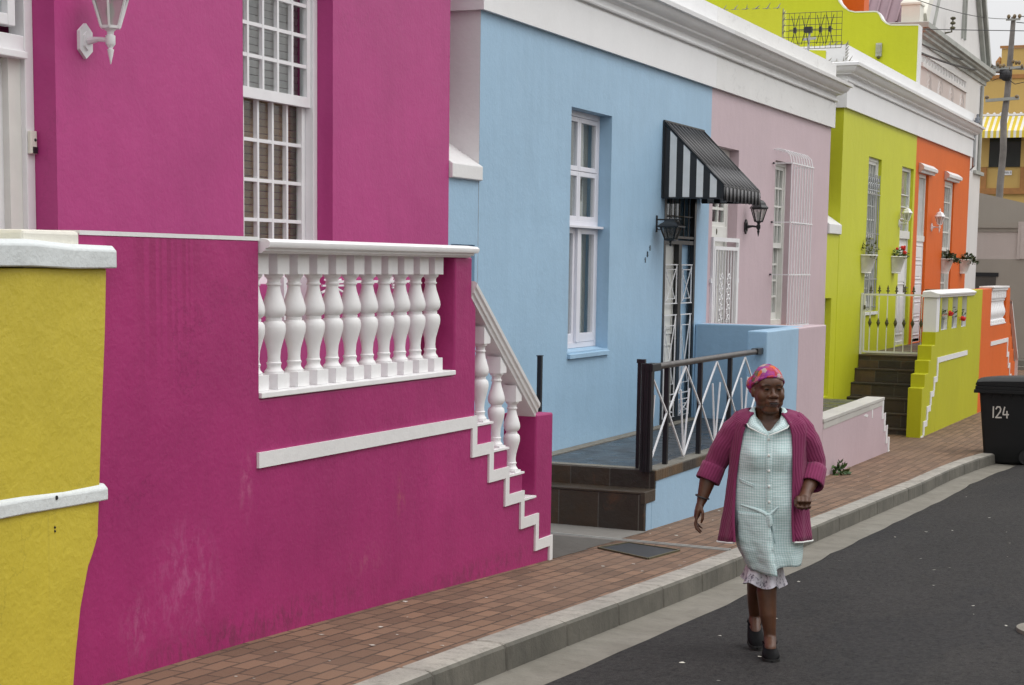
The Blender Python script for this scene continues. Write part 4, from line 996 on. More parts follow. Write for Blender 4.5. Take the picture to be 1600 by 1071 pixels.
mb.build_each('niche_lining', M['white_plaster'], s)
CP = [(-.215,1.206),(.02,1.206),(.025,1.225),(.04,1.24),(.045,1.262),(.0,1.285),(-.10,1.315),(-.215,1.30)]
mb = MB(); mb.rings([[(WX+d, y, z-(.02 if e else 0)*(z>1.27)) for d, z in CP] for y, e in ((25.67,1),(25.76,0),(29.08,0))]); mb.build('cap', M['white_plaster'], s, smooth=True, angle=30)
mb = MB()
zz = [(25.86,.325),(28.63,.325),(28.63,.255),(26.0,.24),(26.0,.02)]
mb.prism('X', [(25.86,.325),(28.63,.325),(28.63,.25),(25.96,.245),(25.96,.05),(25.86,.05)], WX, WX+.012)
y, z = 25.86, .05
for k in range(4):
    mb.prism('X', [(y-.22,z),(y+.08,z-.001),(y+.08,z-.085),(y-.12,z-.085),(y-.12,z-.2),(y-.22,z-.2)], WX, WX+.012+.0005*k); y -= .24; z -= .2
mb.prism('X', [(y-.12,z+.0),(y+.06,z-.001),(y+.06,z-.3),(y-.1,z-.3)], WX, WX+.0125)
mb.build('zigzag_band', M['white_plaster'], s)
mb = MB(); mb.box(FX+.35, XI-.004, 29.7, 29.85, .317, 1.28); mb.build('tiled_screen', M['slate_riser'], s)
mb = MB(); mb.box(XI-.05, XI-.004, 26.15, 26.2, .317, .75); mb.build('gate_stop', M['red_brown_bar'], s)
g = thing('garden_gate', 'white garden gate with iron arrow tips at the top of the lime steps', 'gate', (-5.15, 26.3, .345))
Y = 26.3; xa, xb = FX+.05, WX-.205
mb = MB(); 
for x in (xa-.03, xb+.0): mb.box(x-.016, x+.016, Y-.016, Y+.016, .32, 1.245)
mb.build_each('post', M['white'], g)
mb = MB(); mb.box(xa, xb-.02, Y-.012, Y+.012, .345, .372); mb.box(xa, xb-.02, Y-.012, Y+.012, 1.21, 1.237); mb.box(xa, xa+.022, Y-.013, Y+.013, .372, 1.21); mb.box(xb-.045, xb-.022, Y-.013, Y+.013, .372, 1.21); mb.build('frame', M['white'], g)
mb = MB(); dc = MB(); tp = MB()
for k in range(7):
    x = xa+.02+(xb-xa-.07)*(k+.6)/7.2
    mb.box(x-.007, x+.007, Y-.007, Y+.007, .372, 1.21)
    dc.rings([[(x+r*c_, Y+r*s_, .80+zz) for c_, s_ in ((1,0),(0,1),(-1,0),(0,-1))] for r, zz in ((.009,-.075),(.012,-.05),(.03,.0),(.012,.05),(.009,.075))])
    if k < 6:
        tp.rings([[(x+r*c_, Y+r*.5*s_, 1.238+zz) for c_, s_ in ((1,0),(0,1),(-1,0),(0,-1))] for r, zz in ((.01,0),(.009,.03),(.028,.035),(.026,.05),(.01,.06),(.018,.075),(.002,.13))])
mb.build_each('bar', M['white'], g); dc.build_each('basket_ornament', M['iron'], g); tp.build_each('arrow_tip', M['iron'], g)
mb = MB(); mb.box(xa+.0, xa+.03, Y-.03, Y-.013, 1.0, 1.06); mb.build('latch', M['iron'], g)
# flower pots in the niches
def geranium(name, label, y, seed, red=None, tall=.2):
    t = thing(name, label, 'plant', (WX-.09, y, .905), 'potted geraniums in the lime niches')
    leafy('leaves', t, M['leaf'], (WX-.09, y, .905), 46, (.10, .13), tall, .035, seed=seed)
    if red:
        rnd = random.Random(seed); mb = MB()
        for k in range(26): a = Vector((rnd.gauss(0,1), rnd.gauss(0,1), rnd.gauss(0,1))).normalized()*.04*rnd.random()**.3; mb.ball((red[0]+a.x, red[1]+a.y, red[2]+a.z*.9), .016, 6, 4)
        mb.tube([(WX-.09, y, .92), (red[0]-.01, red[1], red[2])], .004, 4)
        mb.build('flower', M['geranium_red'], t)
def niche_pot(y, label):
    t = thing('flower_pot', label, 'flower pot', (WX-.09, y, .72), 'grey flower pots in the lime niches')
    mb = MB(); mb.lathe(WX-.09, y, [(.055,.722),(.075,.88),(.085,.88),(.087,.905),(.078,.905),(.07,.895)], 18); mb.build('body', M['galv'], t, smooth=True); mb = MB(); mb.lathe(WX-.09, y, [(.07,.893),(.07,.898)], 14); mb.build('soil', M['soil'], t)
for y, lab in ((26.45, 'grey flower pot in the lime niche next to the white pillar'), (27.36, 'grey flower pot in the middle lime niche with the tallest foliage'), (28.24, 'grey flower pot in the lime niche farthest from the white pillar')): niche_pot(y, lab)
geranium('geranium', 'red geranium in the lime niche next to the white pillar', 26.45, 3, (WX+.02, 26.72, .955)); geranium('geranium', 'tall geranium with red bloom hanging out of the middle lime niche', 27.36, 8, (WX+.05, 27.75, .855), .30); geranium('geranium', 'small geranium without bloom in the lime niche farthest from the pillar', 28.24, 12, None, .16)

# orange stoep wall with its own balustrade opening
s = thing('orange_stoep', 'orange stoep wall with fat white balusters and zigzag end beyond the lime wall', 'stoep', (WX-.1, 32, zp(32)))
out = [(30.035,-.95),(30.035,1.292),(31.1,1.30),(31.1,.65),(33.0,.65),(33.0,1.30),(33.45,1.292),(33.5,1.02)]
y, z = 33.5, .62
for k in range(4): out += [(y+.0, z), (y+.28, z)]; y += .28; z -= .25
out += [(y, -.95)]
mb = MB(); mb.prism('X', out, WX-.2, WX); mb.build('wall', M['orange'], s, bevel=.006)
mb = MB(); mb.box(WX-.22, WX+.04, 31.08, 33.04, 1.301, 1.335); mb.box(WX-.2, WX+.022, 31.102, 32.998, 1.26, 1.30); mb.build('cap', M['white_plaster'], s, bevel=.006)
mb = MB(); mb.box(WX-.21, WX+.01, 31.102, 32.998, .652, .675); mb.build('plinth', M['baluster'], s)
for k in range(9):
    yb = 31.2+.21*k; mb = MB(); x = WX-.09
    mb.box(x-.085, x+.085, yb-.085, yb+.085, .676, .72); mb.box(x-.085, x+.085, yb-.085, yb+.085, 1.13, 1.259)
    mb.lathe(x, yb, [(.085,.72),(.085,.735),(.055,.75),(.06,.77),(.085,.81),(.097,.86),(.09,.91),(.07,.96),(.055,1.02),(.055,1.06),(.075,1.075),(.078,1.09),(.06,1.1),(.085,1.115),(.085,1.13)], 18)
    mb.build('baluster', M['baluster'], s, smooth=True, angle=35)
mb = MB(); mb.prism('X', [(31.22,.37),(33.44,.37),(33.44,.1),(33.36,.1),(33.36,.295),(31.22,.295)], WX, WX+.012)
y, z = 33.44, .1
for k in range(4): mb.prism('X', [(y-.08,z),(y+.2,z),(y+.2,z-.25),(y+.14,z-.25),(y+.14,z-.09),(y-.08,z-.09)], WX, WX+.012); y += .24; z -= .22
mb.build('zigzag_band', M['white_plaster'], s)
mb = MB(); mb.rings([[(WX-.02+a_, 33.5, 1.0+b_), (WX-.02+a_, 34.75, -.1+b_), (WX-.02+a_, 34.78, -.8+b_)] for a_, b_ in ((0,0),(.06,0),(.06,.06),(0,.06),(0,0))], closed=False, caps=False); mb.build('sloping_rail', M['white_plaster'], s)
mb = MB(); mb.prism('X', [(33.46,-.95),(33.46,1.15),(33.6,1.0),(34.7,-.05),(34.74,-.95)], WX-.16, WX-.03); mb.build('stair_cheek', M['orange'], s)
mb = MB(); mb.box(FX+.003, WX-.202, 30.16, 33.5, -.95, .317); mb.build('floor', M['tile_floor'], s)

# ---------------------------------------------------------------- wall lamps
def wall_lamp(label, loc, m, s=1.0, rz=0, plate='hex'):
    t = thing('wall_lamp', label, 'lamp', loc, 'wall lamps beside the front doors', rz)
    def V(mb, nm, mm, par=t, **k): return mb.build(nm, mm, par, world=False, **k)
    mb = MB()
    hexp = [(0,.085),(.05,.045),(.05,-.045),(0,-.085),(-.05,-.045),(-.05,.045)]
    mb.prism('X', [(y*s, z*s) for y, z in hexp], 0, .018*s); mb.prism('X', [(y*s*.55, z*s*.55) for y, z in hexp], .018*s, .03*s)
    mb.tube([(.03*s,0,0),(.09*s,0,.006*s),(.15*s,0,.0)], [.02*s,.012*s,.012*s], 8)
    V(mb, 'bracket', m)
    X = .16*s; mb = MB()
    mb.lathe(X, 0, [(.002,-.115*s),(.012*s,-.07*s),(.017*s,-.045*s),(.009*s,-.042*s),(.02*s,-.025*s),(.024*s,-.02*s),(.024*s,.02*s),(.016*s,.025*s),(.018*s,.04*s),(.032*s,.052*s)], 12); V(mb, 'finial', m, smooth=True)
    mb = MB(); mb.lathe(X, 0, [(.05*s,.053*s),(.053*s,.066*s),(.045*s,.066*s)], 6)
    mb.lathe(X, 0, [(.095*s,.20*s),(.112*s,.21*s),(.112*s,.222*s),(.085*s,.25*s),(.075*s,.275*s),(.05*s,.30*s),(.02*s,.31*s),(.012*s,.325*s),(.018*s,.34*s),(.006*s,.37*s),(.002*s,.385*s)], 6)
    for k in range(6):
        a = k*math.pi/3; mb.bar((X+.048*s*math.cos(a), .048*s*math.sin(a), .06*s), (X+.094*s*math.cos(a), .094*s*math.sin(a), .205*s), .010*s)
    V(mb, 'lantern_frame', m)
    mb = MB(); mb.rings([[(X+r*s*math.cos(k*math.pi/3), r*s*math.sin(k*math.pi/3), z*s) for k in range(6)] for r, z in ((.044,.067),(.089,.2))], caps=False); V(mb, 'glass', M['lamp_glass'])
    mb = MB(); mb.lathe(X, 0, [(.012*s,.066*s),(.012*s,.10*s),(.02*s,.12*s),(.022*s,.14*s),(.01*s,.17*s)], 10); V(mb, 'bulb', M['curtain'], smooth=True)
    return t
wall_lamp('white six-sided wall lamp on the magenta house, cut by the top of the photo', (FX, 7.44, 2.705), M['white'], 1.05)
wall_lamp('black wall lamp with lit-from-outside glass on the pale pink wall beside the awning', (FX, 19.82, 2.075), M['black'], 1.0)['label'] = 'black upright wall lamp on the pale pink wall beside the awning'
wall_lamp('white wall lamp on the lime wall by the door', (FX, 29.0, 2.36), M['white'], .8)
wall_lamp('white wall lamp on the orange wall between door and window', (FX, 32.0, 2.37), M['white'], .9)
t = thing('hanging_lantern', 'black hanging lantern on a scrolled bracket beside the blue house door', 'lamp', (FX, 16.6, 2.02))
mb = MB(); mb.box(FX, FX+.012, 16.585, 16.615, 1.94, 2.105); mb.tube([(FX+.01, 16.6, 2.065), (FX+.26, 16.6, 2.065)], .009)
mb.tube([(FX+.01,16.6,1.96)]+[(FX+.035+.022*math.cos(a*.6+3.5), 16.6, 1.985+.022*math.sin(a*.6+3.5)) for a in range(9)]+[(FX+.04,16.6,2.02),(FX+.12,16.6,2.022)], .005, 5); mb.build('bracket', M['black_matt'], t)
mb = MB(); X = FX+.155; s4 = lambda r: [(1,1),(-1,1),(-1,-1),(1,-1)]
mb.rings([[(X+r*a, 16.6+r*b, z) for a, b in s4(0)] for r, z in ((.05,2.06),(.055,2.045),(.10,2.005),(.115,2.0),(.115,1.99),(.085,1.985))])
mb.rings([[(X+r*a, 16.6+r*b, z) for a, b in s4(0)] for r, z in ((.045,1.875),(.05,1.868),(.05,1.86),(.02,1.85))])
for a, b in s4(0): mb.bar((X+.045*a, 16.6+.045*b, 1.87), (X+.083*a, 16.6+.083*b, 1.99), .012)
mb.lathe(X, 16.6, [(.012,1.852),(.014,1.835),(.006,1.828),(.013,1.818),(.013,1.81),(.003,1.802)], 10); mb.build('lantern_frame', M['black'], t)
mb = MB(); mb.rings([[(X+r*a, 16.6+r*b, z) for a, b in s4(0)] for r, z in ((.042,1.875),(.08,1.988))], caps=False); mb.build('glass', M['smoked'], t)

# ---------------------------------------------------------------- wall planters
def planter(label, y, plabel, lm, seed, n=90, size=.045, h_=.2, red=0, trail=0):
    z = 1.81; t = thing('wall_planter', label, 'planter', (FX, y, z-.25), 'half-round planters on the facades')
    mb = MB(); rings = []
    for r, zz in ((.10,-.27),(.105,-.265),(.10,-.25),(.115,-.2),(.165,-.02),(.172,-.015),(.18,0),(.172,.012),(.15,.012),(.14,-.02)):
        q = [(FX+.003+1.2*r*math.sin(math.pi*k/12)*(1+.03*math.cos(k*math.pi)*(zz>-.02)), y-1.15*r*math.cos(math.pi*k/12), z+zz) for k in range(13)]
        rings.append(q)
    mb.rings(rings); mb.build('bowl', M['pot'], t, smooth=True, angle=40)
    mb = MB(); mb.poly([(FX+.003+.17*math.sin(math.pi*k/12), y-.16*math.cos(math.pi*k/12), z-.012) for k in range(13)]); mb.build('soil', M['soil'], t)
    p = thing('potted_plant', plabel, 'plant', (FX+.1, y, z), 'plants in the wall planters')
    leafy('leaves', p, lm, (FX+.09, y, z), n, (.15, .2), h_, size, droop=.35, seed=seed)
    if trail: leafy('trailing_leaves', p, lm, (FX+.17, y+.12, z-.0), n, (.15, .22), .14, size, droop=1.2, seed=seed+50)
    if red:
        rnd = random.Random(seed); mb = MB()
        for k in range(red): mb.ball((FX+.1+rnd.uniform(-.06,.1), y+rnd.uniform(-.1,.16), z+h_*.62+rnd.uniform(-.04,.06)), rnd.uniform(.018,.035), 6, 5)
        mb.build_each('bloom', M['geranium_red'], p)
planter('white half-round planter on the lime wall under the barred window', 26.35, 'wispy tall yellow-green plant in the lime house planter under the window', M['leaf_yellow'], 21, 80, .04, .34)
planter('white half-round planter on the lime wall beside the door', 28.65, 'low plant with red blooms in the planter beside the lime door', M['leaf'], 22, 90, .04, .17, red=5)
planter('white half-round planter on the orange wall before the window', 33.35, 'dark bushy plant spilling over the orange wall planter before the window', M['leaf_dark'], 23, 130, .045, .2, trail=1)
planter('white half-round planter near the far corner of the orange wall', 35.5, 'green plant trailing from the planter at the far orange corner', M['leaf_dark'], 24, 110, .045, .18, trail=1)

# ---------------------------------------------------------------- sunburst rail on the magenta wall
b = thing('wall_ornament', 'white metal rail with sunbursts on the magenta wall, seen between the balusters', 'ornament', (FX, 9.9, 1.4))
xb = FX+.05; mb = MB(); mb.bar((xb, 9.3, 1.345), (xb, 11.5, 1.345), .022); mb.bar((xb, 9.9, 1.47), (xb, 11.5, 1.47), .018); mb.build_each('rail', M['white'], b)
mb = MB()
for yc in (9.95, 10.75, 11.45):
    for k in range(9):
        a = math.pi*k/8; mb.bar((xb, yc+.04*math.cos(a), 1.43+.04*math.sin(a)), (xb, yc+.15*math.cos(a), 1.40+.12*math.sin(a)), .012)
mb.build_each('sunburst_ray', M['white'], b)
for yc in (9.32, 9.62): mb = MB(); mb.box(FX, xb+.02, yc-.02, yc+.02, 1.15, 1.5); mb.build('bracket', M['white'], b)

# ================================================================ ROOF AERIAL, PIGEON
a = thing('tv_aerial', 'grid television aerial with four bow-tie elements above the white parapet', 'aerial', ((FX-.245), 23.6, 4.1))
Y0 = 23.6
xa, xb, za, zb_ = FX-.62, FX+.18, 4.56, 5.04
mb = MB(); mb.tube([((FX-.245)-.04, Y0-.05, 4.05), ((FX-.245), Y0-.05, (za+zb_)/2)], .015, 6); mb.bar(((FX-.245)-.09, Y0-.05, za+.12), ((FX-.245)+.09, Y0-.05, za+.13), .03); mb.build('mast', M['galv'], a)
mb = MB()
for k in range(12): x = xa+(xb-xa)*k/11; mb.tube([(x, Y0, za), (x, Y0, zb_)], .0035, 4)
for k in range(7): z = za+(zb_-za)*k/6; mb.tube([(xa, Y0, z), (xb, Y0, z)], .004, 4)
mb.build('reflector_grid', M['iron'], a)
mb = MB()
for k in range(4):
    x = xa+(xb-xa)*(.22, .40, .66, .82)[k]; zc = (za+zb_)/2
    for s_ in (-1, 1): mb.tube([(x, Y0-.08, zc), (x+.05*s_, Y0-.08, zc+.19)], .005, 4); mb.tube([(x, Y0-.08, zc), (x+.05*s_, Y0-.08, zc-.19)], .005, 4)
    mb.box(x-.018, x+.018, Y0-.1, Y0-.05, zc-.035, zc+.035)
mb.tube([(xa+.1, Y0-.08, zc+.005), (xb-.1, Y0-.08, zc+.005)], .006, 5); mb.build_each('bow_tie_element', M['black'], a)
mb = MB(); mb.box((FX-.245)-.05, (FX-.245)+.04, Y0-.11, Y0-.05, zc-.04, zc+.04); mb.build('balun_box', M['black'], a)

g = thing('pigeon', 'grey pigeon perched on the far end of the white cornice', 'pigeon', (FX+.12, 36.0, 4.485), rz=R(100))
def mbx(mb, nm, m, **k): return mb.build(nm, m, g, world=False, smooth=True, **k)
mb = MB(); sec = [(-.20,.05,.006,.004),(-.14,.065,.025,.012),(-.06,.085,.045,.04),(.0,.10,.058,.055),(.06,.12,.055,.055),(.10,.145,.04,.045),(.125,.175,.026,.03),(.135,.20,.024,.024),(.15,.22,.026,.024),(.172,.222,.022,.02),(.19,.218,.008,.007),(.205,.212,.003,.003)]
mb.rings([[(x, ry*math.cos(2*math.pi*k/12), z+rz_*math.sin(2*math.pi*k/12)) for k in range(12)] for x, z, ry, rz_ in sec]); body = mbx(mb, 'body', plain('pigeon_grey', (.10,.11,.13), .7, var=.4, scale=20))
mb = MB()
for s_ in (-1, 1): mb.rings([[(x, s_*(ry+.035+w_*.1)+s_*.006*math.cos(2*math.pi*k/8), z+rz_*math.sin(2*math.pi*k/8)) for k in range(8)] for x, z, ry, rz_, w_ in ((-.19,.055,-.02,.008,0),(-.1,.085,.004,.03,0),(.0,.11,.016,.04,0),(.07,.12,.008,.03,0),(.1,.13,-.005,.008,0))])
[w_.build('wing', WG, g, world=False, smooth=True) for w_ in mb.islands()] if (WG := plain('pigeon_wing', (.17,.18,.20), .7, var=.35, scale=25)) else None
mb = MB()
for s_ in (-.02, .02): mb.tube([(.01, s_, .06), (.015, s_, .0)], .004, 5); mb.tube([(.015, s_, .003), (.05, s_, .003)], .003, 4)
mbx(mb, 'leg', plain('pigeon_leg', (.35,.1,.08), .6))

# ================================================================ WHEELIE BIN
b = thing('wheelie_bin', 'dark grey wheelie bin marked 124 standing at the kerb', 'bin', (-2.93, 23.3, -.885))
bx0, bx1, by0, by1, zb_, zt = -3.27, -2.66, 23.1, 23.62, -.885, .10
def brect(t, e=0): 
    a = .055*(1-t); return (bx0-.10*t-e, bx1+.03*t+e, by0-.035*t-e, by1+.03*t+e)
mb = MB(); rings = []
for t in (0, .03, .25, .5, .75, .97, 1):
    x0, x1, y0, y1 = brect(t, 0 if t else -.01); z = zb_+(zt-zb_)*t; c = .03
    rings.append([(x0+c,y0,z),(x1-c,y0,z),(x1,y0+c,z),(x1,y1-c,z),(x1-c,y1,z),(x0+c,y1,z),(x0,y1-c,z),(x0,y0+c,z)])
mb.rings(rings); mb.build('body', M['bin'], b, smooth=True, angle=50, bevel=.006)
x0, x1, y0, y1 = brect(1, .02)
mb = MB(); mb.box(x0-.035, x1+.01, y0-.03, y1+.03, zt-.075, zt-.03); mb.box(x0-.02, x1+.005, y0-.02, y1+.02, zt-.029, zt+.015)
for k in range(5): x = x0+.05+.13*k; mb.box(x, x+.008, y0-.02, y0-.0, zt-.12, zt-.076)
mb.build('rim', M['bin'], b, bevel=.008)
mb = MB(); rings = []
for (u, h_, e) in ((0,.03,.0),(.02,.07,.01),(.10,.085,.015),(.3,.105,.02),(.6,.118,.02),(.85,.13,.02),(.97,.12,.02),(1,.085,.01)):
    x = x0-.02+(x1-x0+.09)*u
    rings.append([(x,y0-e,zt+.022),(x,y0-e,zt+.03+h_*.5),(x,y0+.05,zt+.03+h_*.92),(x,(y0+y1)/2,zt+.03+h_*1.05),(x,y1-.05,zt+.03+h_*.92),(x,y1+e,zt+.03+h_*.5),(x,y1+e,zt+.022)])
mb.rings(rings); mb.build('lid', M['bin'], b, smooth=True, angle=40)
mb = MB(); mb.tube([(x1+.03,y0+.06,zt-.02),(x1+.12,y0+.06,zt+.06),(x1+.12,y1-.06,zt+.06),(x1+.03,y1-.06,zt-.02)], .018, 8); mb.build('handle', M['bin'], b, smooth=True)
for y in (by0-.04, by1-.01):
    mb = MB(); rings = []
    for r, w_ in ((.03,.0),(.06,.004),(.062,.012),(.10,.012),(.105,.0),(.105,.045),(.09,.05),(.03,.05)):
        rings.append([(bx1-.06+r*math.cos(2*math.pi*k/24), y+w_*(1 if y<23.3 else 1)-.012, zb_+.105+r*math.sin(2*math.pi*k/24)) for k in range(24)])
    mb.rings(rings); mb.build('wheel', M['rubber'], b, smooth=True, angle=40)
mb = MB(); mb.tube([(bx1-.06, by0-.03, zb_+.105), (bx1-.06, by1+.02, zb_+.105)], .012, 8); mb.build('axle', M['galv'], b)
mb = MB()
def yface(z): return by0-.035*(z-zb_)/(zt-zb_)-.0035
def stroke(pts, w=.017):
    for p, q in zip(pts[:-1], pts[1:]):
        p3 = Vector((p[0], yface(p[1]), p[1])); q3 = Vector((q[0], yface(q[1]), q[1])); d = (q3-p3).normalized(); s_ = Vector((-d.z, 0, d.x))*w/2; e = d*w*.3
        mb.poly([p3-e+s_, q3+e+s_, q3+e-s_, p3-e-s_])
def dg(pts, x, z, w, h_): stroke([(x+a*w, z+c*h_) for a, c in pts])
zd = -.305
zd = -.29
for segs, x, w_ in (([[(0,1),(.05,0)]], -3.175, .05), ([[(0,.8),(.2,1),(.65,1),(.85,.8),(.75,.55),(.1,.05),(0,0),(1,.02)]], -3.14, .07), ([[(.3,1),(.1,.45),(.1,.3),(1,.32)],[(.72,.62),(.75,0)]], -3.055, .075)):
    mb = MB()
    for sg_ in segs: dg(sg_, x, zd, w_, .14)
    mb.build('digit', M['chalk'], b)
mb = MB(); stroke([(bx1+.0, -.10), (bx1+.0, -.2)], .02); mb.build('painted_mark', M['chalk'], b)

# ================================================================ FAR END OF THE STREET
h = thing('white_hall', 'tall white gabled hall with grey cornice and purple roof beyond the orange house', 'hall', (-6.6, 39.5, -.8))
HX = -6.6
mb = MB(); mb.box(HX-14, HX, 35.1, 43.75, -1, 6.05); mb.build('wall', M['hall'], h)
HC = [(0,0),(.04,0),(.04,.09),(.11,.12),(.11,.17),(.16,.20),(.16,.25),(.22,.26),(.22,.36),(.20,.37),(.0,.40),(-.4,.4),(-.4,0)]
mb = MB(); cornice(mb, 35.1, 43.75, 6.051, True, True, HX, HC, 14); mb.build('cornice', M['hall_trim'], h)
apex = (39.6, 10.6); zb_ = 6.452
mb = MB(); mb.prism('X', [(36.0,zb_),(apex[0],apex[1]),(43.3,zb_)], HX-.35, HX-.02); mb.build('gable', M['hall'], h)
def rake(nm, p, q, m, x0, x1, wth, lift=0):
    mb = MB(); d = (Vector((0,q[0],q[1]))-Vector((0,p[0],p[1]))).normalized(); nrm = Vector((0,-d.z,d.y)); nrm = nrm if nrm.z > 0 else -nrm
    a_ = nrm*wth; l_ = nrm*lift
    mb.rings([[(x, t[0]+o.y+l_.y, t[1]+o.z+l_.z) for x, o in ((x0, Vector()), (x1, Vector()), (x1, a_), (x0, a_))] for t in (p, q)]); mb.build(nm, m, h)
rake('rake_coping', (43.55, 6.46), (39.6, 10.75), M['hall_trim'], HX-.4, HX+.16, .16); rake('rake_moulding', (43.3, 6.46), (39.6, 10.45), M['hall_trim'], HX-.018, HX+.08, .14)
rake('rake_plaster', (35.75, 6.46), (39.6, 10.75), M['cream'], HX-.4, HX+.05, .3); rake('rake_moulding', (36.6, 6.46), (39.6, 10.1), M['hall_trim'], HX-.018, HX+.03, .05)
mb = MB(); mb.poly([(HX-.4, 35.3, 6.455), (HX-.4, 39.6, 10.6), (HX-13.9, 39.6, 10.6), (HX-13.9, 35.3, 6.455)]); mb.poly([(HX-.4, 43.6, 6.455), (HX-.4, 39.6, 10.6), (HX-13.9, 39.6, 10.6), (HX-13.9, 43.6, 6.455)])
for k in range(60):
    x = HX-.5-.22*k; mb.bar((x, 35.32, 6.49), (x, 39.6, 10.62), .04, .05)
mb.build('roof', M['purple_roof'], h)
mb = MB(); mb.box(HX-.36, HX+.0, 35.1, 35.5, 6.4515, 6.78); mb.rings([[(HX-.18+.2*s*a, 35.3+.22*s*b_, z) for a, b_ in ((1,1),(-1,1),(-1,-1),(1,-1))] for s, z in ((1,6.781),(1,6.82),(.45,6.98),(.4,7.05))]); mb.box(HX-.34, HX-.05, 35.502, 36.4, 6.4516, 6.70); mb.build('pinnacle', M['cream'], h)
mb = MB()
for y in (40.2, 40.55): mb.box(HX-.019, HX+.03, y, y+.06, 6.75, 8.2)
mb.box(HX-.019, HX+.035, 40.1, 40.7, 7.75, 8.15); mb.build_each('vent_trim', M['hall_trim'], h)
mb = MB()
for k in range(4): mb.ball((HX+.06, 42.55-.38*k, 7.85+.41*k), (.1,.13,.13), 8, 6)
mb.build_each('rake_ornament', M['hall'], h)
# decorated panel under the cornice: pinkish field of fan strokes, dentilled rail
mb = MB(); mb.box(HX, HX+.012, 35.4, 41.0, 4.55, 5.62); mb.build('decorated_panel', plaster('pinkish_mural_plaster', (.58,.50,.47), var=.08, streak=.08), h)
rnd = random.Random(2); mb = MB(); mk = []
for c_ in (35.9, 37.2, 38.6, 40.0):
    for k in range(9):
        a0 = rnd.uniform(.2, 1.3); r = .35+.13*k
        mb.tube([(HX+.014, c_+.35*r*math.cos(a0+t*.25)+.4, 4.6+r*math.sin(a0+t*.25)*.75) for t in range(6)], [.002,.006,.008,.007,.005,.002], 4)
mb.build_each('fan_stroke', M['hall'], h)
mb = MB(); mb.box(HX, HX+.05, 35.4, 41.0, 5.62, 5.70); mb.box(HX, HX+.03, 35.4, 41.0, 5.86, 5.88)
for k in range(16): y = 35.6+.345*k; mb.box(HX, HX+.02, y, y+.03, 5.701, 5.859); mb.box(HX, HX+.02, y+.1, y+.12, 5.75, 5.859)
mb.build('dentil_rail', M['hall'], h)
mb = MB(); mb.box(HX+.001, HX+.07, 42.6, 43.9, 3.9, 3.98); mb.tube([(HX+.04, 43.2, 3.98), (HX+.04, 43.2, 6.0)], .04, 8); mb.build('gutter', M['hall_trim'], h)
iw = thing('insulator_bracket', 'brown insulator bracket on the white hall under its gable', 'insulator', (HX, 38.2, 6.7))
mb = MB(); mb.tube([(HX-.02, 38.1, 6.6), (HX+.12, 38.1, 6.62), (HX+.14, 38.1, 6.9)], .02, 6)
for z in (6.7, 6.8, 6.9): mb.ball((HX+.14, 38.1, z), (.06,.06,.035), 8, 6)
mb.build('bracket', M['iron'], iw)

w = thing('retaining_wall', 'grey boundary wall with pinkish panel and dark garage door closing the street', 'wall', (-5.5, 46, -.9))
mb = MB(); mb.box(-7.4, 4, 46, 46.3, -1.3, 1.905); mb.box(-5.86, 4, 45.98, 46.3, 1.9051, 2.84); mb.build('lower_wall', M['grey_wall'], w)
mb = MB(); mb.box(-7.4, -5.93, 46.03, 46.29, 1.906, 2.6); mb.box(-5.93, -5.862, 45.97, 46.31, 1.906, 2.86); mb.box(-5.859, 4, 45.96, 45.979, 1.92, 2.86); mb.build('panel', M['grey_light'], w)
mb = MB(); mb.box(-7.4, -5.931, 46.0, 46.3, 2.601, 2.84); mb.box(-7.4, -5.931, 45.95, 46.3, 2.7, 2.76); mb.build('ledge', M['grey_wall'], w)
mb = MB(); mb.prism('Y', [(-7.4,2.3),(-7.4,3.70),(-7.0,3.62),(-5.8,3.34),(-3,2.9),(4,2.4),(4,2.0)], 47.5, 47.8); mb.build('upper_wall', M['grey_wall'], w)
mb = MB(); mb.box(-7.15, -6.42, 45.985, 45.998, -.9, 1.53); mb.build('garage_door', plain('dark_garage_door', (.07,.06,.052), .6, var=.1), w)
mb = MB(); mb.box(-7.15, -6.36, 45.97, 45.984, 1.46, 1.56); mb.build('garage_lintel', M['dark'], w)
mb = MB(); mb.box(-7.4, 4, 45.0, 45.98, -1.3, -.62); mb.box(-7.4, 4, 44.6, 45.0, -1.3, -.76); mb.build('kerb_step', M['gutter'], w)
mb = MB(); mb.poly([(-8, 46.3, 2.3), (6, 46.3, 2.3), (6, 62, 2.8), (-12, 62, 2.8)]); struct(mb.build('upper_terrace', M['concrete']))

y_ = thing('ochre_building', 'ochre yellow building with brown trim and dark window behind the utility pole', 'building', (-6, 58, 2.5))
mb = MB(); mb.box(-10, 3, 56, 62, 2, 7.6); mb.box(-7.98, 3, 56.05, 62, 7.6, 8.42); mb.build('wall', M['ochre'], y_)
mb = MB(); mb.box(-10.05, 3, 55.95, 55.998, 7.50, 7.62); mb.box(-8.03, 3, 56.0, 56.04, 8.421, 8.5); mb.box(-10, 3, 55.9, 55.998, 3.98, 4.16)
for x in (-9.3, -8.42, -7.23): mb.box(x-.0, x+.17 if x != -9.3 else x+.3, 55.93, 55.998, 4.161, 4.80)
mb.build('trim', M['brown_trim'], y_)
mb = MB(); mb.box(-8.2, -7.25, 55.94, 55.998, 4.81, 5.9); mb.build('window', plain('dark_window', (.015,.018,.016), .15), y_)
mb = MB(); mb.box(-8.6, -8.2001, 55.95, 55.998, 4.81, 5.6); mb.box(-7.2499, -6.6, 55.95, 55.998, 4.81, 5.6); mb.build_each('pilaster', M['ochre'], y_)
mb = MB(); mb.box(-9.2, -8.5, 57.5, 58, 7.6, 8.0); mb.build('parapet', M['hall'], y_)
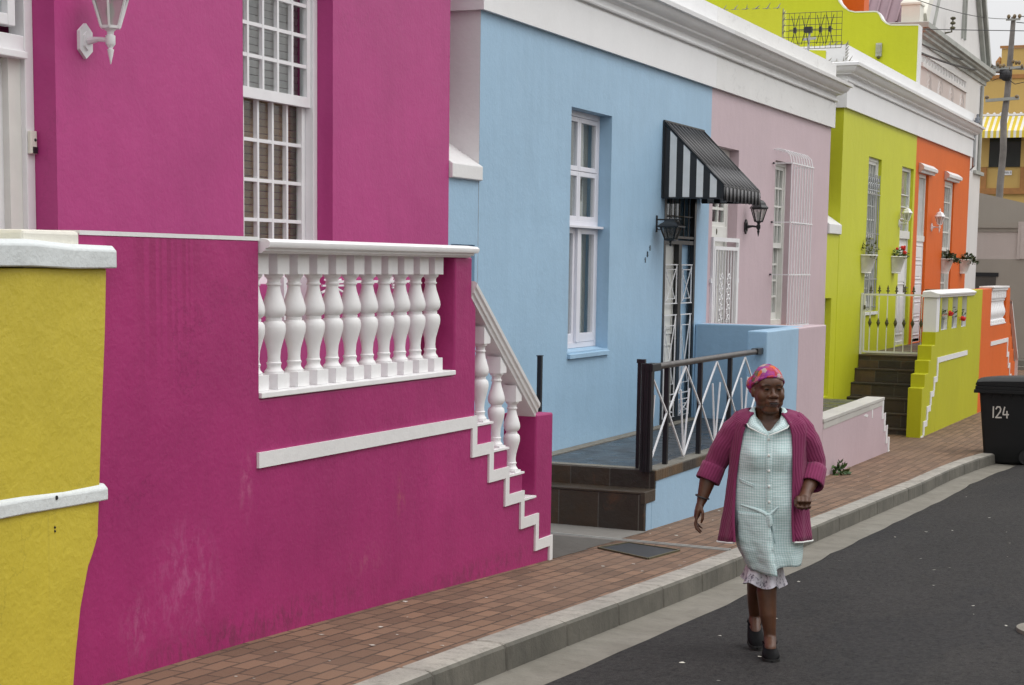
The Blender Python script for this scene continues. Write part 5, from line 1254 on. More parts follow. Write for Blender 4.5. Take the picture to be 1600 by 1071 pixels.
mb = MB(); mb.lathe(-8.05, 56.2, [(.1,7.7),(.06,7.85),(.12,7.95),(.12,8.05),(.05,8.15),(.01,8.2)], 10); mb.build('roof_finial', M['brown_trim'], y_)
aw = thing('striped_awning', 'yellow and white striped awning on the ochre building', 'awning', (-7.3, 55.6, 5.7))
mb = MB(); mb.poly([(-8.75,55.93,6.36),(-4,55.93,6.36),(-4,55.1,5.85),(-8.75,55.1,5.85)]); mb.poly([(-8.75,55.1,5.85),(-4,55.1,5.85),(-4,55.08,5.64),(-8.75,55.08,5.64)]); mb.poly([(-8.75,55.93,6.36),(-8.75,55.1,5.85),(-8.75,55.93,5.85)]); mb.build('cloth', M['yellow_awn'], aw, solid=.02)
mb = MB(); mb.bar((-8.75,55.95,6.4), (-4,55.95,6.4), .06); mb.build('head_rail', M['white'], aw)
mb = MB()
for k in range(24): mb.ball((-8.7+.2*k, 55.96, 6.43), .05, 6, 4)
mb.build_each('scallop', M['white'], aw)
sg = thing('wall_sign', 'small white sign with dark lettering on the ochre wall', 'sign', (-7.65, 55.97, 4.63))
mb = MB(); mb.box(-7.86, -7.49, 55.96, 55.985, 4.56, 4.70); mb.build('board', M['white'], sg)
mb = MB()
for k, l in enumerate(('I','O','M','A','P','I','S')):
    x = -7.845+.05*k
    mb.box(x, x+.01, 55.957, 55.9595, 4.605, 4.665)
    if l != 'I': mb.box(x+.0101, x+.035, 55.957, 55.9595, 4.655, 4.665); mb.box(x+.0255, x+.035, 55.957, 55.9595, 4.605, 4.6549)
mb.build('lettering', M['number_dark'], sg)

# utility pole and wires
p = thing('utility_pole', 'crooked grey wooden utility pole with crossarms and insulators', 'utility pole', (-6.8, 48.5, 2.4))
PX, PYY = -6.8, 48.5
path = [(PX,48.5,2.171),(PX+.02,48.5,3.882),(PX+.06,48.5,4.833),(PX+.03,48.5,5.594),(PX+.09,48.5,6.260),(PX+.12,48.5,7.116),(PX+.16,48.5,8.314)]
mb = MB(); mb.tube(path, [.1,.095,.09,.09,.085,.08,.06], 10); mb.build('pole', plain('weathered_pole_wood', (.19,.175,.16), .85, var=.3, scale=3), p, smooth=True)
mb = MB(); mb.bar((PX-.45,48.400,6.136),(PX+.42,48.400,6.184),.08); mb.bar((PX-.55,48.420,7.040),(PX+.6,48.420,6.945),.07); mb.bar((PX-.4,48.350,6.907),(PX+.45,48.350,6.992),.06); mb.bar((PX-.02,48.400,8.238),(PX+.35,48.400,8.238),.05); mb.build_each('crossarm', M['hall_trim'], p)
mb = MB(); rnd = random.Random(9)
for k in range(14): mb.ball((PX-.5+.08*k, 48.38+rnd.uniform(-.05,.05), 7.04+rnd.uniform(-.1,.12)), (.04,.04,.06), 8, 6)
for x in (.05,.2,.33): mb.ball((PX+x,48.380,8.314), (.05,.05,.06), 8, 6)
for x in (-.42,.36): mb.ball((PX+x,48.380,6.222), (.06,.05,.05), 8, 6)
mb.build_each('insulator', plain('brown_insulator', (.17,.12,.06), .4, var=.4), p, smooth=True)
mb = MB(); mb.ball((PX+.06,48.320,6.783), (.16,.14,.16), 10, 8); mb.box(PX-.1, PX+.05, 48.25, 48.38, 6.69, 6.93)
mb.tube([(PX+.1,48.350,6.688),(PX+.3,48.350,6.545),(PX+.55,48.350,6.593),(PX+.62,48.350,6.926)], .012, 5); mb.tube([(PX-.1,48.350,6.735),(PX-.3,48.350,6.640),(PX-.4,48.350,6.831),(PX-.3,48.350,6.973)], .008, 5); mb.build('cable_joint', M['black_matt'], p)
def wire(label, a, b, sag, r=.012):
    a = Vector(a); b = Vector(b); mb = MB(); mb.tube([a.lerp(b, t/12)+Vector((0,0,-sag*4*(t/12)*(1-t/12))) for t in range(13)], r, 5)
    o = mb.build('power_line', M['black_matt']); tag(o, label, 'cable', 'overhead wires at the pole'); return o
wire('thin overhead wire running from the pole top out of the right edge', (PX+.3,48.400,8.314), (PX+12,60,9.3), .15)
wire('second thin wire from the pole top sloping down to the right edge', (PX+.25,48.400,8.162), (PX+12,58,7.9), .1)
wire('thick bundled cable crossing low in front of the white hall', (PX-.1,48.400,6.878), (-5.85,30.6,5.36), .1, .022)
wire('thin wire just above the thick bundled cable', (PX-.3,48.420,7.059), (-5.85,30.6,5.52), .08)
wire('thin wire from the pole top crossing the gable of the white hall', (PX+.05,48.400,8.257), (-6.0,31.0,6.3), .1, .008)
wire('thin high wire crossing the sky behind the pole', (PX+9,62,9.3), (-5.9,30.7,5.72), .05, .008)

# buildings across the street: seen only as reflections in the panes, and shading the road from that side
o = thing('opposite_house', 'ochre house across the street, behind the camera', 'house', (9.5, 6, .2))
mb = MB(); mb.box(9.5, 17, 1, 13, -1, 4.2); mb.build('wall', M['ochre'], o); mb = MB(); mb.box(9.4, 17, .9, 13.1, 4.2001, 4.7); mb.build('cornice', M['brown_trim'], o)
for yy in (3, 7, 10.5):
    mb = MB(); mb.box(9.46, 9.5, yy, yy+1.1, 1.2, 3.2); mb.build('window', M['dark'], o)
o = thing('opposite_house', 'white house across the street, further down the hill', 'house', (9.5, 19, -.6))
mb = MB(); mb.box(9.6, 17, 13.3, 30, -1.5, 4.0); mb.build('wall', M['hall'], o); mb = MB(); mb.box(9.5, 17, 13.2, 30.1, 4.0001, 4.4); mb.build('cornice', M['cornice'], o)

# ================================================================ THE WOMAN WALKING UP THE ROAD
def skin_mat():
    m, nt, b = new_mat('dark_brown_skin'); v = coords(nt)
    c = mixc(nt, ramp(nt, noise(nt, v, 14, 5, .6), ((.3, 0), (.7, 1))), (.060, .024, .012), (.105, .043, .021))
    L(nt, c, b.inputs['Base Color']); b.inputs['Roughness'].default_value = .46; b.inputs['Specular IOR Level'].default_value = .45
    b.inputs['Subsurface Weight'].default_value = .06; b.inputs['Subsurface Radius'].default_value = (.02, .008, .004)
    bumpn(nt, b, noise(nt, v, 160, 3), .12, .002); return m
def uvn(nt): return nt.nodes.new('ShaderNodeUVMap').outputs[0]
def gingham():
    m, nt, b = new_mat('mint_gingham'); uv = uvn(nt); sp = N(nt, 'ShaderNodeSeparateXYZ'); L(nt, uv, sp.inputs[0])
    def st(s):
        f = math_n(nt, 'FRACT', math_n(nt, 'MULTIPLY', math_n(nt, 'ADD', s, 40.0), 1/.0135)); return math_n(nt, 'LESS_THAN', f, .5)
    a = math_n(nt, 'MULTIPLY', math_n(nt, 'ADD', st(sp.outputs[0]), st(sp.outputs[1])), .5)
    c = mixc(nt, a, (.64, .73, .74), (.39, .555, .555))
    L(nt, c, b.inputs['Base Color']); b.inputs['Roughness'].default_value = .85; b.inputs['Specular IOR Level'].default_value = .2
    bumpn(nt, b, noise(nt, coords(nt, (3, 3, 9)), 3, 4, .6), .35, .02); return m
def knit():
    m, nt, b = new_mat('ribbed_raspberry_knit'); uv = uvn(nt); sp = N(nt, 'ShaderNodeSeparateXYZ'); L(nt, uv, sp.inputs[0])
    wv = math_n(nt, 'SINE', math_n(nt, 'MULTIPLY', sp.outputs[0], 2*math.pi/.0165)); h_ = ramp(nt, math_n(nt, 'ADD', math_n(nt, 'MULTIPLY', wv, .5), .5), ((.1, 0), (.75, 1)))
    nz = noise(nt, coords(nt), 30, 4); 
    c = mixc(nt, h_, (.165, .023, .072), (.215, .034, .10)); c = mixc(nt, math_n(nt, 'MULTIPLY', nz, .3), c, (.26, .05, .125))
    L(nt, c, b.inputs['Base Color']); b.inputs['Roughness'].default_value = .95; b.inputs['Specular IOR Level'].default_value = .15; b.inputs['Sheen Weight'].default_value = .12
    p = bumpn(nt, b, h_, .5, .004); bumpn(nt, b, noise(nt, coords(nt), 220, 3), .4, .003, p); return m
def scarf_mat():
    m, nt, b = new_mat('floral_headscarf'); v = coords(nt); vo = N(nt, 'ShaderNodeTexVoronoi'); vo.inputs['Scale'].default_value = 36
    nn = N(nt, 'ShaderNodeTexNoise'); nn.inputs['Scale'].default_value = 22; nn.inputs['Detail'].default_value = 3; L(nt, v, nn.inputs['Vector'])
    sc = N(nt, 'ShaderNodeVectorMath', operation='SCALE'); sc.inputs['Scale'].default_value = .07; L(nt, nn.outputs['Color'], sc.inputs[0]); ad = N(nt, 'ShaderNodeVectorMath', operation='ADD'); L(nt, v, ad.inputs[0]); L(nt, sc.outputs[0], ad.inputs[1]); L(nt, ad.outputs[0], vo.inputs['Vector'])
    sp = N(nt, 'ShaderNodeSeparateColor'); L(nt, vo.outputs['Color'], sp.inputs[0]); r_ = nt.nodes.new('ShaderNodeValToRGB'); r_.color_ramp.interpolation = 'CONSTANT'; e = r_.color_ramp.elements
    cols = [(0.328,0.012,0.031),(0.281,0.012,0.172),(0.546,0.101,0.009),(0.211,0.016,0.211),(0.359,0.016,0.055),(0.055,0.101,0.047),(0.429,0.125,0.187),(0.484,0.058,0.012),(0.234,0.016,0.195),(0.351,0.296,0.281)]
    while len(e) < len(cols): e.new(.5)
    for k, c in enumerate(cols): e[k].position = k/len(cols); e[k].color = (*c, 1)
    L(nt, sp.outputs[0], r_.inputs[0]); c = mixc(nt, ramp(nt, noise(nt, v, 60, 3), ((.5, 0), (.6, .3))), r_.outputs[0], (.5, .12, .14)); L(nt, c, b.inputs['Base Color']); b.inputs['Roughness'].default_value = .75
    bumpn(nt, b, noise(nt, coords(nt, (1, 1, 3)), 14, 3), .5, .012); return m
def slip_mat():
    m, nt, b = new_mat('grey_print_white_slip'); v = coords(nt)
    f = ramp(nt, noise(nt, coords(nt, (1, 1, .6)), 16, 3, .5, 1.4), ((.49, 0), (.53, 1))); f2 = ramp(nt, noise(nt, v, 60, 2, .5, 1), ((.45, .2), (.6, 1)))
    L(nt, mixc(nt, math_n(nt, 'MULTIPLY', f, f2), (.60, .58, .64), (.15, .14, .18)), b.inputs['Base Color']); b.inputs['Roughness'].default_value = .8; return m
SK = skin_mat(); GI = gingham(); KN = knit(); SC = scarf_mat(); SL = slip_mat()
PIP = plain('white_piping', (.72, .74, .72), .8); LIP = plain('lip', (.062, .022, .016), .45); EYEW = plain('brow_shaded_eye_white', (.06,.048,.04), .7, spec=.1); EYEB = plain('eye_dark', (.010, .007, .005), .7, spec=.1)  # eye whites darkened: the brow's shade is painted into their colour
SHOE = plain('black_shoe_leather', (.0035,.0035,.004), .6, spec=.08, var=.2, bump=.15, bscale=30); MOUTH = plain('mouth_line', (.012, .005, .004), .6); BROW = plain('brow_hair', (.012, .009, .007), .8)

gx, gy = -2.325, 8.72
pr = thing('person', 'woman in floral headscarf, raspberry cardigan and mint gingham dress walking along the road', 'person', (gx, gy, zp(gy)-.136), rz=R(14.9))
def pb(mb, nm, m, **k): return mb.build(nm, m, pr, world=False, **k)
hy = R(17); HC_ = Vector((-.012, .005, 0))
def H(x, y, z):
    """head space -> body space: the head is turned a little to her left"""
    return (HC_.x + x*math.cos(hy) - y*math.sin(hy), HC_.y + x*math.sin(hy) + y*math.cos(hy), z-.028)
body = MB()
def hball(mb, x, y, z, r, n=16, m=12):
    b0 = len(mb.v); mb.ball((0,0,0), r, n, m)
    for i in range(b0, len(mb.v)): q = mb.v[i]; mb.v[i] = H(q[0]+x, q[1]+y, q[2]+z)
hball(body, 0, .015, 1.452, (.079,.096,.092)); hball(body, 0, -.022, 1.390, (.0775,.070,.080)); hball(body, 0, -.048, 1.452, (.066,.045,.05))
for s in (-1, 1):
    hball(body, s*.036, -.050, 1.390, (.038,.036,.040)); hball(body, s*.032, -.034, 1.356, (.039,.046,.036)); hball(body, s*.030, -.074, 1.446, (.032,.012,.012)); hball(body, s*.079, .005, 1.408, (.010,.018,.030))
    hball(body, s*.0185, -.096, 1.3905, (.0125,.013,.0095)); hball(body, s*.031, -.0775, 1.4245, (.018,.011,.012)); hball(body, s*.030, -.075, 1.408, (.02,.012,.008))
hball(body, 0, -.066, 1.328, (.034,.030,.026)); hball(body, 0, -.05, 1.318, (.045,.045,.022)); hball(body, 0, -.103, 1.3945, (.0165,.0155,.0125)); hball(body, 0, -.085, 1.36, (.036,.018,.026))
body.tube([H(0,-.080,1.436), H(0,-.090,1.415), H(0,-.104,1.398)], [.009,.0105,.013], 10)
hball(body, 0, -.0975, 1.3635, (.027,.0125,.0075)); hball(body, 0, -.0955, 1.3475, (.0235,.0125,.0085))
body.tube([H(0,.015,1.38), (-.01,.03,1.27), (-.008,.035,1.20)], [.058,.060,.075], 16)
# torso, arms and legs
body.ball((-.005,.03,1.16), (.165,.085,.10), 20, 14); body.ball((-.005,.02,1.02), (.145,.11,.15), 20, 14); body.ball((.0,.02,.84), (.155,.12,.17), 20, 14)
def limb(pts, rad, n=14): 
    body.tube(pts, rad, n)
    for p, r in zip(pts, rad): body.ball(p, r*.985, 12, 8)
limb([(-.165,.03,1.20),(-.265,.06,1.00),(-.312,.025,.90),(-.3365,-.005,.805)], [.055,.046,.043,.0275])
limb([(.160,.03,1.20),(.25,.085,1.0),(.222,-.02,.925),(.198,-.095,.872)], [.055,.046,.043,.029])
limb([(.045,.04,.76),(.024,.020,.46),(.014,-.004,.33),(.026,-.022,.21),(.037,-.028,.13),(.040,-.028,.08)], [.080,.050,.0525,.044,.033,.032], 20)
limb([(-.06,.05,.76),(-.030,.10,.46),(-.040,.19,.34),(-.043,.26,.23),(-.044,.305,.15),(-.044,.315,.11)], [.088,.052,.052,.044,.033,.032], 20)
limb([(.040,-.03,.09),(.044,-.10,.05)], [.034,.03]); limb([(-.044,.305,.125),(-.038,.24,.06)], [.034,.03])
# her right hand (left in the photo), hanging with loosely curled fingers
def finger(pts, r): 
    body.tube(pts, [r, r*.97, r*.9, r*.72][:len(pts)], 8); body.ball(pts[-1], r*.72, 8, 6)
    for p in pts[:-1]: body.ball(p, r*1.02, 8, 6)
body.rings([[(c[0]+rx*math.cos(2*math.pi*k/14), c[1]+ry*math.sin(2*math.pi*k/14), c[2]) for k in range(14)] for c, rx, ry in (((-.3375,-.006,.806),.022,.026),((-.343,-.01,.785),.023,.031),((-.352,-.014,.755),.021,.038),((-.359,-.016,.725),.017,.039),((-.361,-.016,.712),.012,.036))])
for k, (dy, ln) in enumerate(((-.050,.070),(-.028,.078),(-.006,.074),(.014,.060))):
    c = .85+.1*k
    finger([(-.359,-.016+dy+.018,.716),(-.366,-.018+dy+.016,.716-ln*.45),(-.358+.003*k,-.020+dy+.014,.716-ln*.80),(-.343+.004*k,-.020+dy+.014,.716-ln*1.02)], .0088 if k < 3 else .0078)
finger([(-.338,-.038,.772),(-.327,-.052,.742),(-.328,-.055,.715),(-.334,-.055,.694)], .0098)
# her left hand (right in the photo), a loose fist carried forward
body.tube([(.198,-.093,.874),(.193,-.118,.855),(.189,-.138,.842)], [.029,.032,.033], 14); body.ball((.1885,-.140,.838), (.040,.024,.030), 16, 10); body.ball((.1885,-.146,.824), (.036,.020,.024), 16, 10)
for k, (dx, ln) in enumerate(((-.0305,.95),(-.0105,1.05),(.0105,1),(.029,.85))):
    x = .1885+dx; finger([(x,-.150,.854),(x,-.172,.838),(x+.001,-.172,.838-.030*ln),(x+.001,-.154,.836-.040*ln)], .0104 if k < 3 else .0092)
finger([(.156,-.112,.850),(.146,-.138,.834),(.149,-.160,.818),(.164,-.175,.810)], .0105)
bo = pb(body, 'body', SK, smooth=True, angle=180)
md = bo.modifiers.new('join', 'REMESH'); md.mode = 'VOXEL'; md.voxel_size = .0036; md.use_smooth_shade = True
md = bo.modifiers.new('soften', 'SMOOTH'); md.factor = .5; md.iterations = 12
# eyes, brows, lips
for s in (-1, 1):
    mb = MB(); hball(mb, s*.0305, -.0835, 1.4255, (.0115,.0062,.0036), 12, 8); pb(mb, 'eye', EYEW, smooth=True)
    mb = MB(); hball(mb, s*.0305+.001, -.0885, 1.4255, (.0052,.0026,.0036), 10, 8); hball(mb, s*.0305, -.0855, 1.4292, (.0140,.006,.0024), 10, 6); pb(mb, 'iris_and_lash', EYEB, smooth=True)
    mb = MB(); mb.tube([H(s*(.014+.0105*k), -.0935+.0025*k*k*.55, 1.4475+.004*math.sin(k*.9)) for k in range(5)], [.001,.0019,.002,.0016,.0008], 6); pb(mb, 'eyebrow', BROW, smooth=True)
mb = MB(); hball(mb, 0, -.1035, 1.3638, (.0225,.0072,.0045), 14, 8); hball(mb, 0, -.1015, 1.3488, (.0205,.0075,.0058), 14, 8); pb(mb, 'lips', LIP, smooth=True)
mb = MB(); hball(mb, .003, -.1078, 1.3560, (.0275,.0036,.0042), 12, 6); pb(mb, 'mouth', MOUTH, smooth=True)
# head scarf: cloth over the skull, rolled band over the brow, gathered lump behind
mb = MB(); rings = []; n = 40
for k in range(11):
    ring = []
    for i in range(n):
        a = 2*math.pi*i/n; fr = -math.sin(a)      # 1 in front
        low = -.10+.115*max(0, fr)**1.3+.10*max(0, fr) if fr > 0 else -.10-.02*fr*0
        low = -.012+.052*fr if fr > .0 else -.012+.07*fr
        t0 = math.asin(max(-.95, min(.9, low/.104))); t = math.pi/2*.985+(t0-math.pi/2*.985)*k/10
        f_ = 1+.035*mnoise.noise((math.cos(a)*3, math.sin(a)*3, k*.35))+(.02*math.sin(a*9+k) if k > 3 else 0)
        ring.append(H(.0835*math.cos(t)*math.cos(a)*f_, .016+.1045*math.cos(t)*math.sin(a)*f_, 1.447+.104*math.sin(t)*(1+.02*math.sin(a*5))))
    rings.append(ring)
mb.rings(rings, caps=False); edge = [Vector(p) for p in rings[-1]]
hball(mb, -.02, .085, 1.425, (.062,.05,.05)); hball(mb, -.05, .06, 1.445, (.05,.05,.045))
pb(mb, 'headscarf', SC, smooth=True, angle=180)
mb = MB(); mb.tube([p+Vector((0,0,.006)) for p in edge], [.0065+.0025*math.sin(i*.6) for i in range(len(edge))], 8, closed=True); pb(mb, 'scarf_band', SC, smooth=True)
# dress
def fold(x, y, z, amp): return amp*(mnoise.noise((x*9, y*6, z*4.5))+.6*mnoise.noise((x*22+5, y*10, z*7)))
lv = [ # z, xc, rx, front, back
 (1.262,-.006,.098,.070,.085),(1.238,-.006,.150,.092,.10),(1.19,-.005,.178,.112,.105),(1.13,-.004,.178,.138,.11),(1.07,-.004,.176,.158,.11),(1.02,-.004,.174,.160,.112),(.97,-.004,.174,.150,.115),(.92,-.004,.178,.152,.12),(.86,-.002,.184,.158,.125),(.80,.002,.188,.158,.13),(.74,.006,.188,.156,.135),(.68,.012,.184,.152,.14),(.62,.016,.180,.156,.15),(.56,.026,.170,.158,.16),(.51,.040,.154,.158,.165),(.462,.050,.139,.156,.165)]
mb = MB(); rings = []; n = 96
for z, xc, rx, f, b_ in lv:
    ring = []
    for i in range(n):
        a = 2*math.pi*(i/n)+math.pi/2            # starts behind
        sx, sy = math.cos(a), math.sin(a); e = .86
        x = xc+rx*math.copysign(abs(sx)**e, sx); y = .03+(b_ if sy > 0 else f)*math.copysign(abs(sy)**e, sy); zz = z
        if sy < 0:
            w_ = abs(sy)
            if z > 1.15: zz -= (z-1.15)*.72*max(0, 1-abs(x)/.075)*w_
            if .98 < z < 1.16: y -= .024*math.exp(-((abs(x)-.075)/.045)**2)*w_*(1-abs(z-1.07)/.09)
            if z < .76:                               # the left panel laps over the stepping leg, the other swings back
                t = min(1, (.76-z)/.12); s_ = 1/(1+math.exp(-(x-(.024+.12*(.76-z)))/.009)); y += t*.012*s_*w_
        y += fold(x, y, z, .008+.014*max(0, .8-z))+(.010*math.sin(x*46+z*7)*min(1, max(0, .8-z)/.25) if sy < 0 else 0); x += fold(y, x+3, z, .003)
        if z < .56: zz += (.56-z)/.1*(.026/(1+math.exp(-(x-.062)/.006))-.004)+.002*math.sin(x*60)
        ring.append((x, y, zz))
    rings.append(ring)
def dense(rings, k=3):
    out = []
    for a, b in zip(rings[:-1], rings[1:]):
        for j in range(k): out.append([Vector(p).lerp(Vector(q), j/k) for p, q in zip(a, b)])
    out.append([Vector(p) for p in rings[-1]])
    res = []
    for r in out: res.append([p+Vector((0, fold(p.x*1.3, p.y, p.z*1.9, .0022), 0)) for p in r])
    return res
rings = dense(rings, 3); mb.rings(rings, caps=False, uv=True); pb(mb, 'dress', GI, smooth=True, angle=180, solid=.003)
# collar with white piping, placket, buttons, pocket, gathered knot
for s in (-1, 1):
    inn = [(0,.088,1.300),(s*.040,.078,1.302),(s*.064,.045,1.302),(s*.070,.005,1.294),(s*.066,-.040,1.268),(s*.052,-.088,1.225),(s*.018,-.124,1.190),(s*.004,-.134,1.176)]
    oug = [(0,.112,1.262),(s*.062,.098,1.262),(s*.105,.05,1.268),(s*.120,-.005,1.256),(s*.116,-.062,1.232),(s*.098,-.100,1.205),(s*.05,-.134,1.185),(s*.006,-.142,1.168)]
    mb = MB(); mid = [tuple((a+b)/2+(.010 if k == 2 else 0) for k, (a, b) in enumerate(zip(p, q))) for p, q in zip(inn, oug)]
    mb.rings([[(p[0]-.006, p[1], p[2]) for p in inn], [(p[0]-.006, p[1], p[2]) for p in mid], [(p[0]-.006, p[1], p[2]) for p in oug]], closed=False, caps=False, uv=True); pb(mb, 'collar', GI, smooth=True, angle=180, solid=.004)
    mb = MB(); mb.tube([(p[0]-.006, p[1]-.001, p[2]) for p in oug], .0032, 6); pb(mb, 'piping', PIP, smooth=True)
def front(x, z):
    best = min((p for r in rings for p in r if p.y < .0), key=lambda p: (p.x-x)**2+(p.z-z)**2); return best.y
mb = MB(); L0 = []; 
for k in range(16):
    z = 1.165-.028*k; x = .0+.016*k/15; y = front(x, z)-.005; L0.append([(x-.016,y+.003,z),(x-.012,y-.001,z),(x+.012,y-.001,z),(x+.016,y+.003,z)])
mb.rings(L0, closed=False, caps=False, uv=True); pb(mb, 'placket', GI, smooth=True, angle=180)
for k, z in enumerate((1.145, 1.065, .985, .905, .825)):
    x = .016*k/5; y = front(x, z)-.009; mb = MB(); mb.ball((x, y, z), (.0075,.003,.0075), 12, 6); pb(mb, 'button', PIP, smooth=True)
mb = MB(); rr = []
for k in range(9): x = -.145+.075*k/8; z = .93-.003*k; y = front(x, z)-.004; rr.append([(x,y,z+.008),(x,y-.003,z+.006),(x,y-.003,z-.008),(x,y,z-.010)])
mb.rings(rr, closed=False, caps=False, uv=True); pb(mb, 'pocket_edge', GI, smooth=True)
mb = MB()
for pts, rd in (([(-.13,0,.80),(-.06,0,.785),(-.01,0,.765),(.012,0,.748)], [.003,.008,.011,.014]), ([(.012,0,.75),(.03,0,.71),(.042,0,.66),(.05,0,.61)], [.012,.009,.006,.003]), ([(.06,0,.80),(.035,0,.775),(.015,0,.752)], [.003,.007,.012])):
    mb.tube([(x, front(x, z)-.002, z) for x, _, z in pts], rd, 8)
y = front(.01, .745)-.012; mb.rings([[(.0,y,.760),(.016,y-.008,.762),(.03,y,.752)],[(.002,y-.004,.73),(.018,y-.016,.735),(.034,y-.004,.728)],[(.008,y,.70),(.02,y-.012,.695),(.032,y,.705)]], closed=False, caps=False, uv=True)
pb(mb, 'gathered_knot', GI, smooth=True)
# the front panel laps over the other along the button line and swings clear of it
mb = MB(); rr = []
for k in range(22):
    z = .765-.312*k/21; t = k/21; xr = .014+.053*t**1.15; xl = -.150+.075*max(0, (t-.45)/.55)**1.4; row = []
    for i in range(17):
        u = i/16; x = xl+(xr-xl)*u
        y = front(x, z)-.0045-(.030*t+.004)*u**2.2-.010*t*math.sin(u*7+t*2)*u-.004*mnoise.noise((x*20, z*11, 3))
        row.append((x, y, z-.010*t*u+.003*math.sin(u*9)*t))
    rr.append(row+[(xr+.001, row[-1][1]+.012, row[-1][2])])
mb.rings(rr, closed=False, caps=False, uv=True); pb(mb, 'front_panel', GI, smooth=True, angle=180, solid=.003)
# slip showing below the dress
mb = MB(); rs = []
for k in range(8):
    t = k/7; z = .54-.17*t; rx = .078+.026*t+(.004 if k == 7 else 0); ring = []
    for i in range(64):
        a = 2*math.pi*i/64; w_ = 1+(.05+.12*t)*math.sin(a*5+.7)*t+.07*t*math.sin(a*9)
        x = .004-.012*t+rx*math.cos(a)*w_; y = .045+(.10+.05*t)*math.sin(a)*w_; zz = z-.10*(x)*t+.012*math.sin(a*5)*t
        if y < .0: y *= .9
        ring.append((x, y, zz))
    rs.append(ring)
mb.rings(rs, caps=False); pb(mb, 'slip', SL, smooth=True, angle=180)
# cardigan: shell open in front, sleeves with turned-up cuffs
cz = [ # z, xc, rx, ry, xl, xr
 (1.292,-.008,.104,.092,-.085,.068),(1.283,-.006,.140,.10,-.098,.080),(1.262,-.004,.178,.108,-.108,.092),(1.225,-.002,.204,.118,-.120,.108),(1.17,.0,.214,.125,-.134,.122),(1.10,.0,.206,.140,-.146,.130),(1.02,.0,.203,.150,-.158,.132),(.94,.0,.207,.156,-.168,.134),(.86,-.002,.212,.160,-.168,.136),(.78,-.003,.219,.166,-.166,.138),(.70,-.004,.228,.172,-.163,.141),(.605,-.005,.240,.178,-.158,.146)]
mb = MB(); rs = []
for z, xc, rx, ry, xl, xr in cz:
    ring = []; n = 60
    tl = math.pi-math.asin(min(.99, abs(xl-xc)/rx)); tr = math.pi-math.asin(min(.99, abs(xr-xc)/rx))
    for i in range(n+1):
        th = -tl+(tl+tr)*i/n; x = xc+rx*math.sin(th); y = .03+ry*math.cos(th)*(1.0 if math.cos(th) > 0 else 1.08)
        q = .004+.010*max(0, 1.0-z); d = q*math.sin(th*11+z*3)+fold(x, y, z, .004); x += d*math.sin(th); y += d*math.cos(th)*.9
        zz = z+(.012*math.cos(th*2) if z < .65 else 0)+(.022*max(0, x/.24) if z < .65 else 0)
        if z > 1.2 and math.cos(th) < 0: zz += .028*math.cos(th)*min(1, (z-1.2)/.08)
        ring.append((x, y, zz))
    rs.append(ring)
rs2 = []
for a, b in zip(rs[:-1], rs[1:]):
    for j in range(3): rs2.append([tuple(Vector(p).lerp(Vector(q), j/3)) for p, q in zip(a, b)])
rs2.append(rs[-1]); mb.rings(rs2, closed=False, caps=False, uv=True)
pb(mb, 'cardigan', KN, smooth=True, angle=180, solid=.009)
mb = MB()
for k in (0, -1): mb.tube([(r[k][0], r[k][1]-.004, r[k][2]) for r in rs2], .008, 6)
pb(mb, 'front_edging', KN, smooth=True)
mb = MB(); mb.tube([(p[0], p[1], p[2]-.004) for p in rs2[-1]], .005, 6); pb(mb, 'hem', PIP, smooth=True)
def sleeve(path, rad, cuff, crad, nm='sleeve'):
    mb = MB(); P_ = [Vector(p) for p in path]; n = 40; rr = []
    m_ = len(P_); fine = []
    for k in range((m_-1)*6+1):
        t = k/6; i = min(int(t), m_-2); u = t-i; p0 = P_[max(i-1,0)]; p1 = P_[i]; p2 = P_[i+1]; p3 = P_[min(i+2,m_-1)]
        c = .5*((2*p1)+(p2-p0)*u+(2*p0-5*p1+4*p2-p3)*u*u+(3*p1-p0-3*p2+p3)*u**3); fine.append((c, rad[i]+(rad[i+1]-rad[i])*u))
    for k, (c, r) in enumerate(fine):
        d = (fine[min(k+1,len(fine)-1)][0]-fine[max(k-1,0)][0]).normalized(); a = d.cross(Vector((0,1,0))).normalized(); b = d.cross(a).normalized()
        ring = []
        for i in range(n):
            th = 2*math.pi*i/n; q = r*(1+.035*math.sin(th*3+k*.5)+.10*mnoise.noise((math.cos(th)*1.6, math.sin(th)*1.6, k*.42)))
            ring.append(c+(a*math.cos(th)+b*math.sin(th))*q)
        rr.append(ring)
    mb.rings(rr, caps=False, uv=True); pb(mb, nm, KN, smooth=True, angle=180)
    mb = MB(); c0, c1 = Vector(cuff[0]), Vector(cuff[1]); d = (c1-c0).normalized(); a = d.cross(Vector((0,1,0))).normalized(); b = d.cross(a).normalized(); rr = []
    for t, s_ in ((0,.93),(0,1.03),(.25,1.05),(.6,1.06),(.95,1.08),(1.02,1.04),(1.0,.93),(.5,.88),(.0,.85)):
        rr.append([c0.lerp(c1, t)+(a*math.cos(2*math.pi*i/n)+b*math.sin(2*math.pi*i/n))*crad*s_*(1+.03*math.sin(i*.47+t)) for i in range(n)])
    mb.rings(rr, caps=False, uv=True); pb(mb, 'cuff', KN, smooth=True, angle=180)
sleeve([(-.120,.03,1.235),(-.178,.035,1.165),(-.228,.045,1.085),(-.272,.055,.995),(-.300,.035,.93)], [.064,.071,.067,.062,.058], ((-.280,.05,.985),(-.312,.028,.905)), .062)
sleeve([(.108,.03,1.238),(.168,.035,1.17),(.212,.05,1.09),(.238,.06,1.0),(.228,.005,.945)], [.064,.071,.066,.061,.057], ((.240,.045,.985),(.222,-.03,.905)), .061)
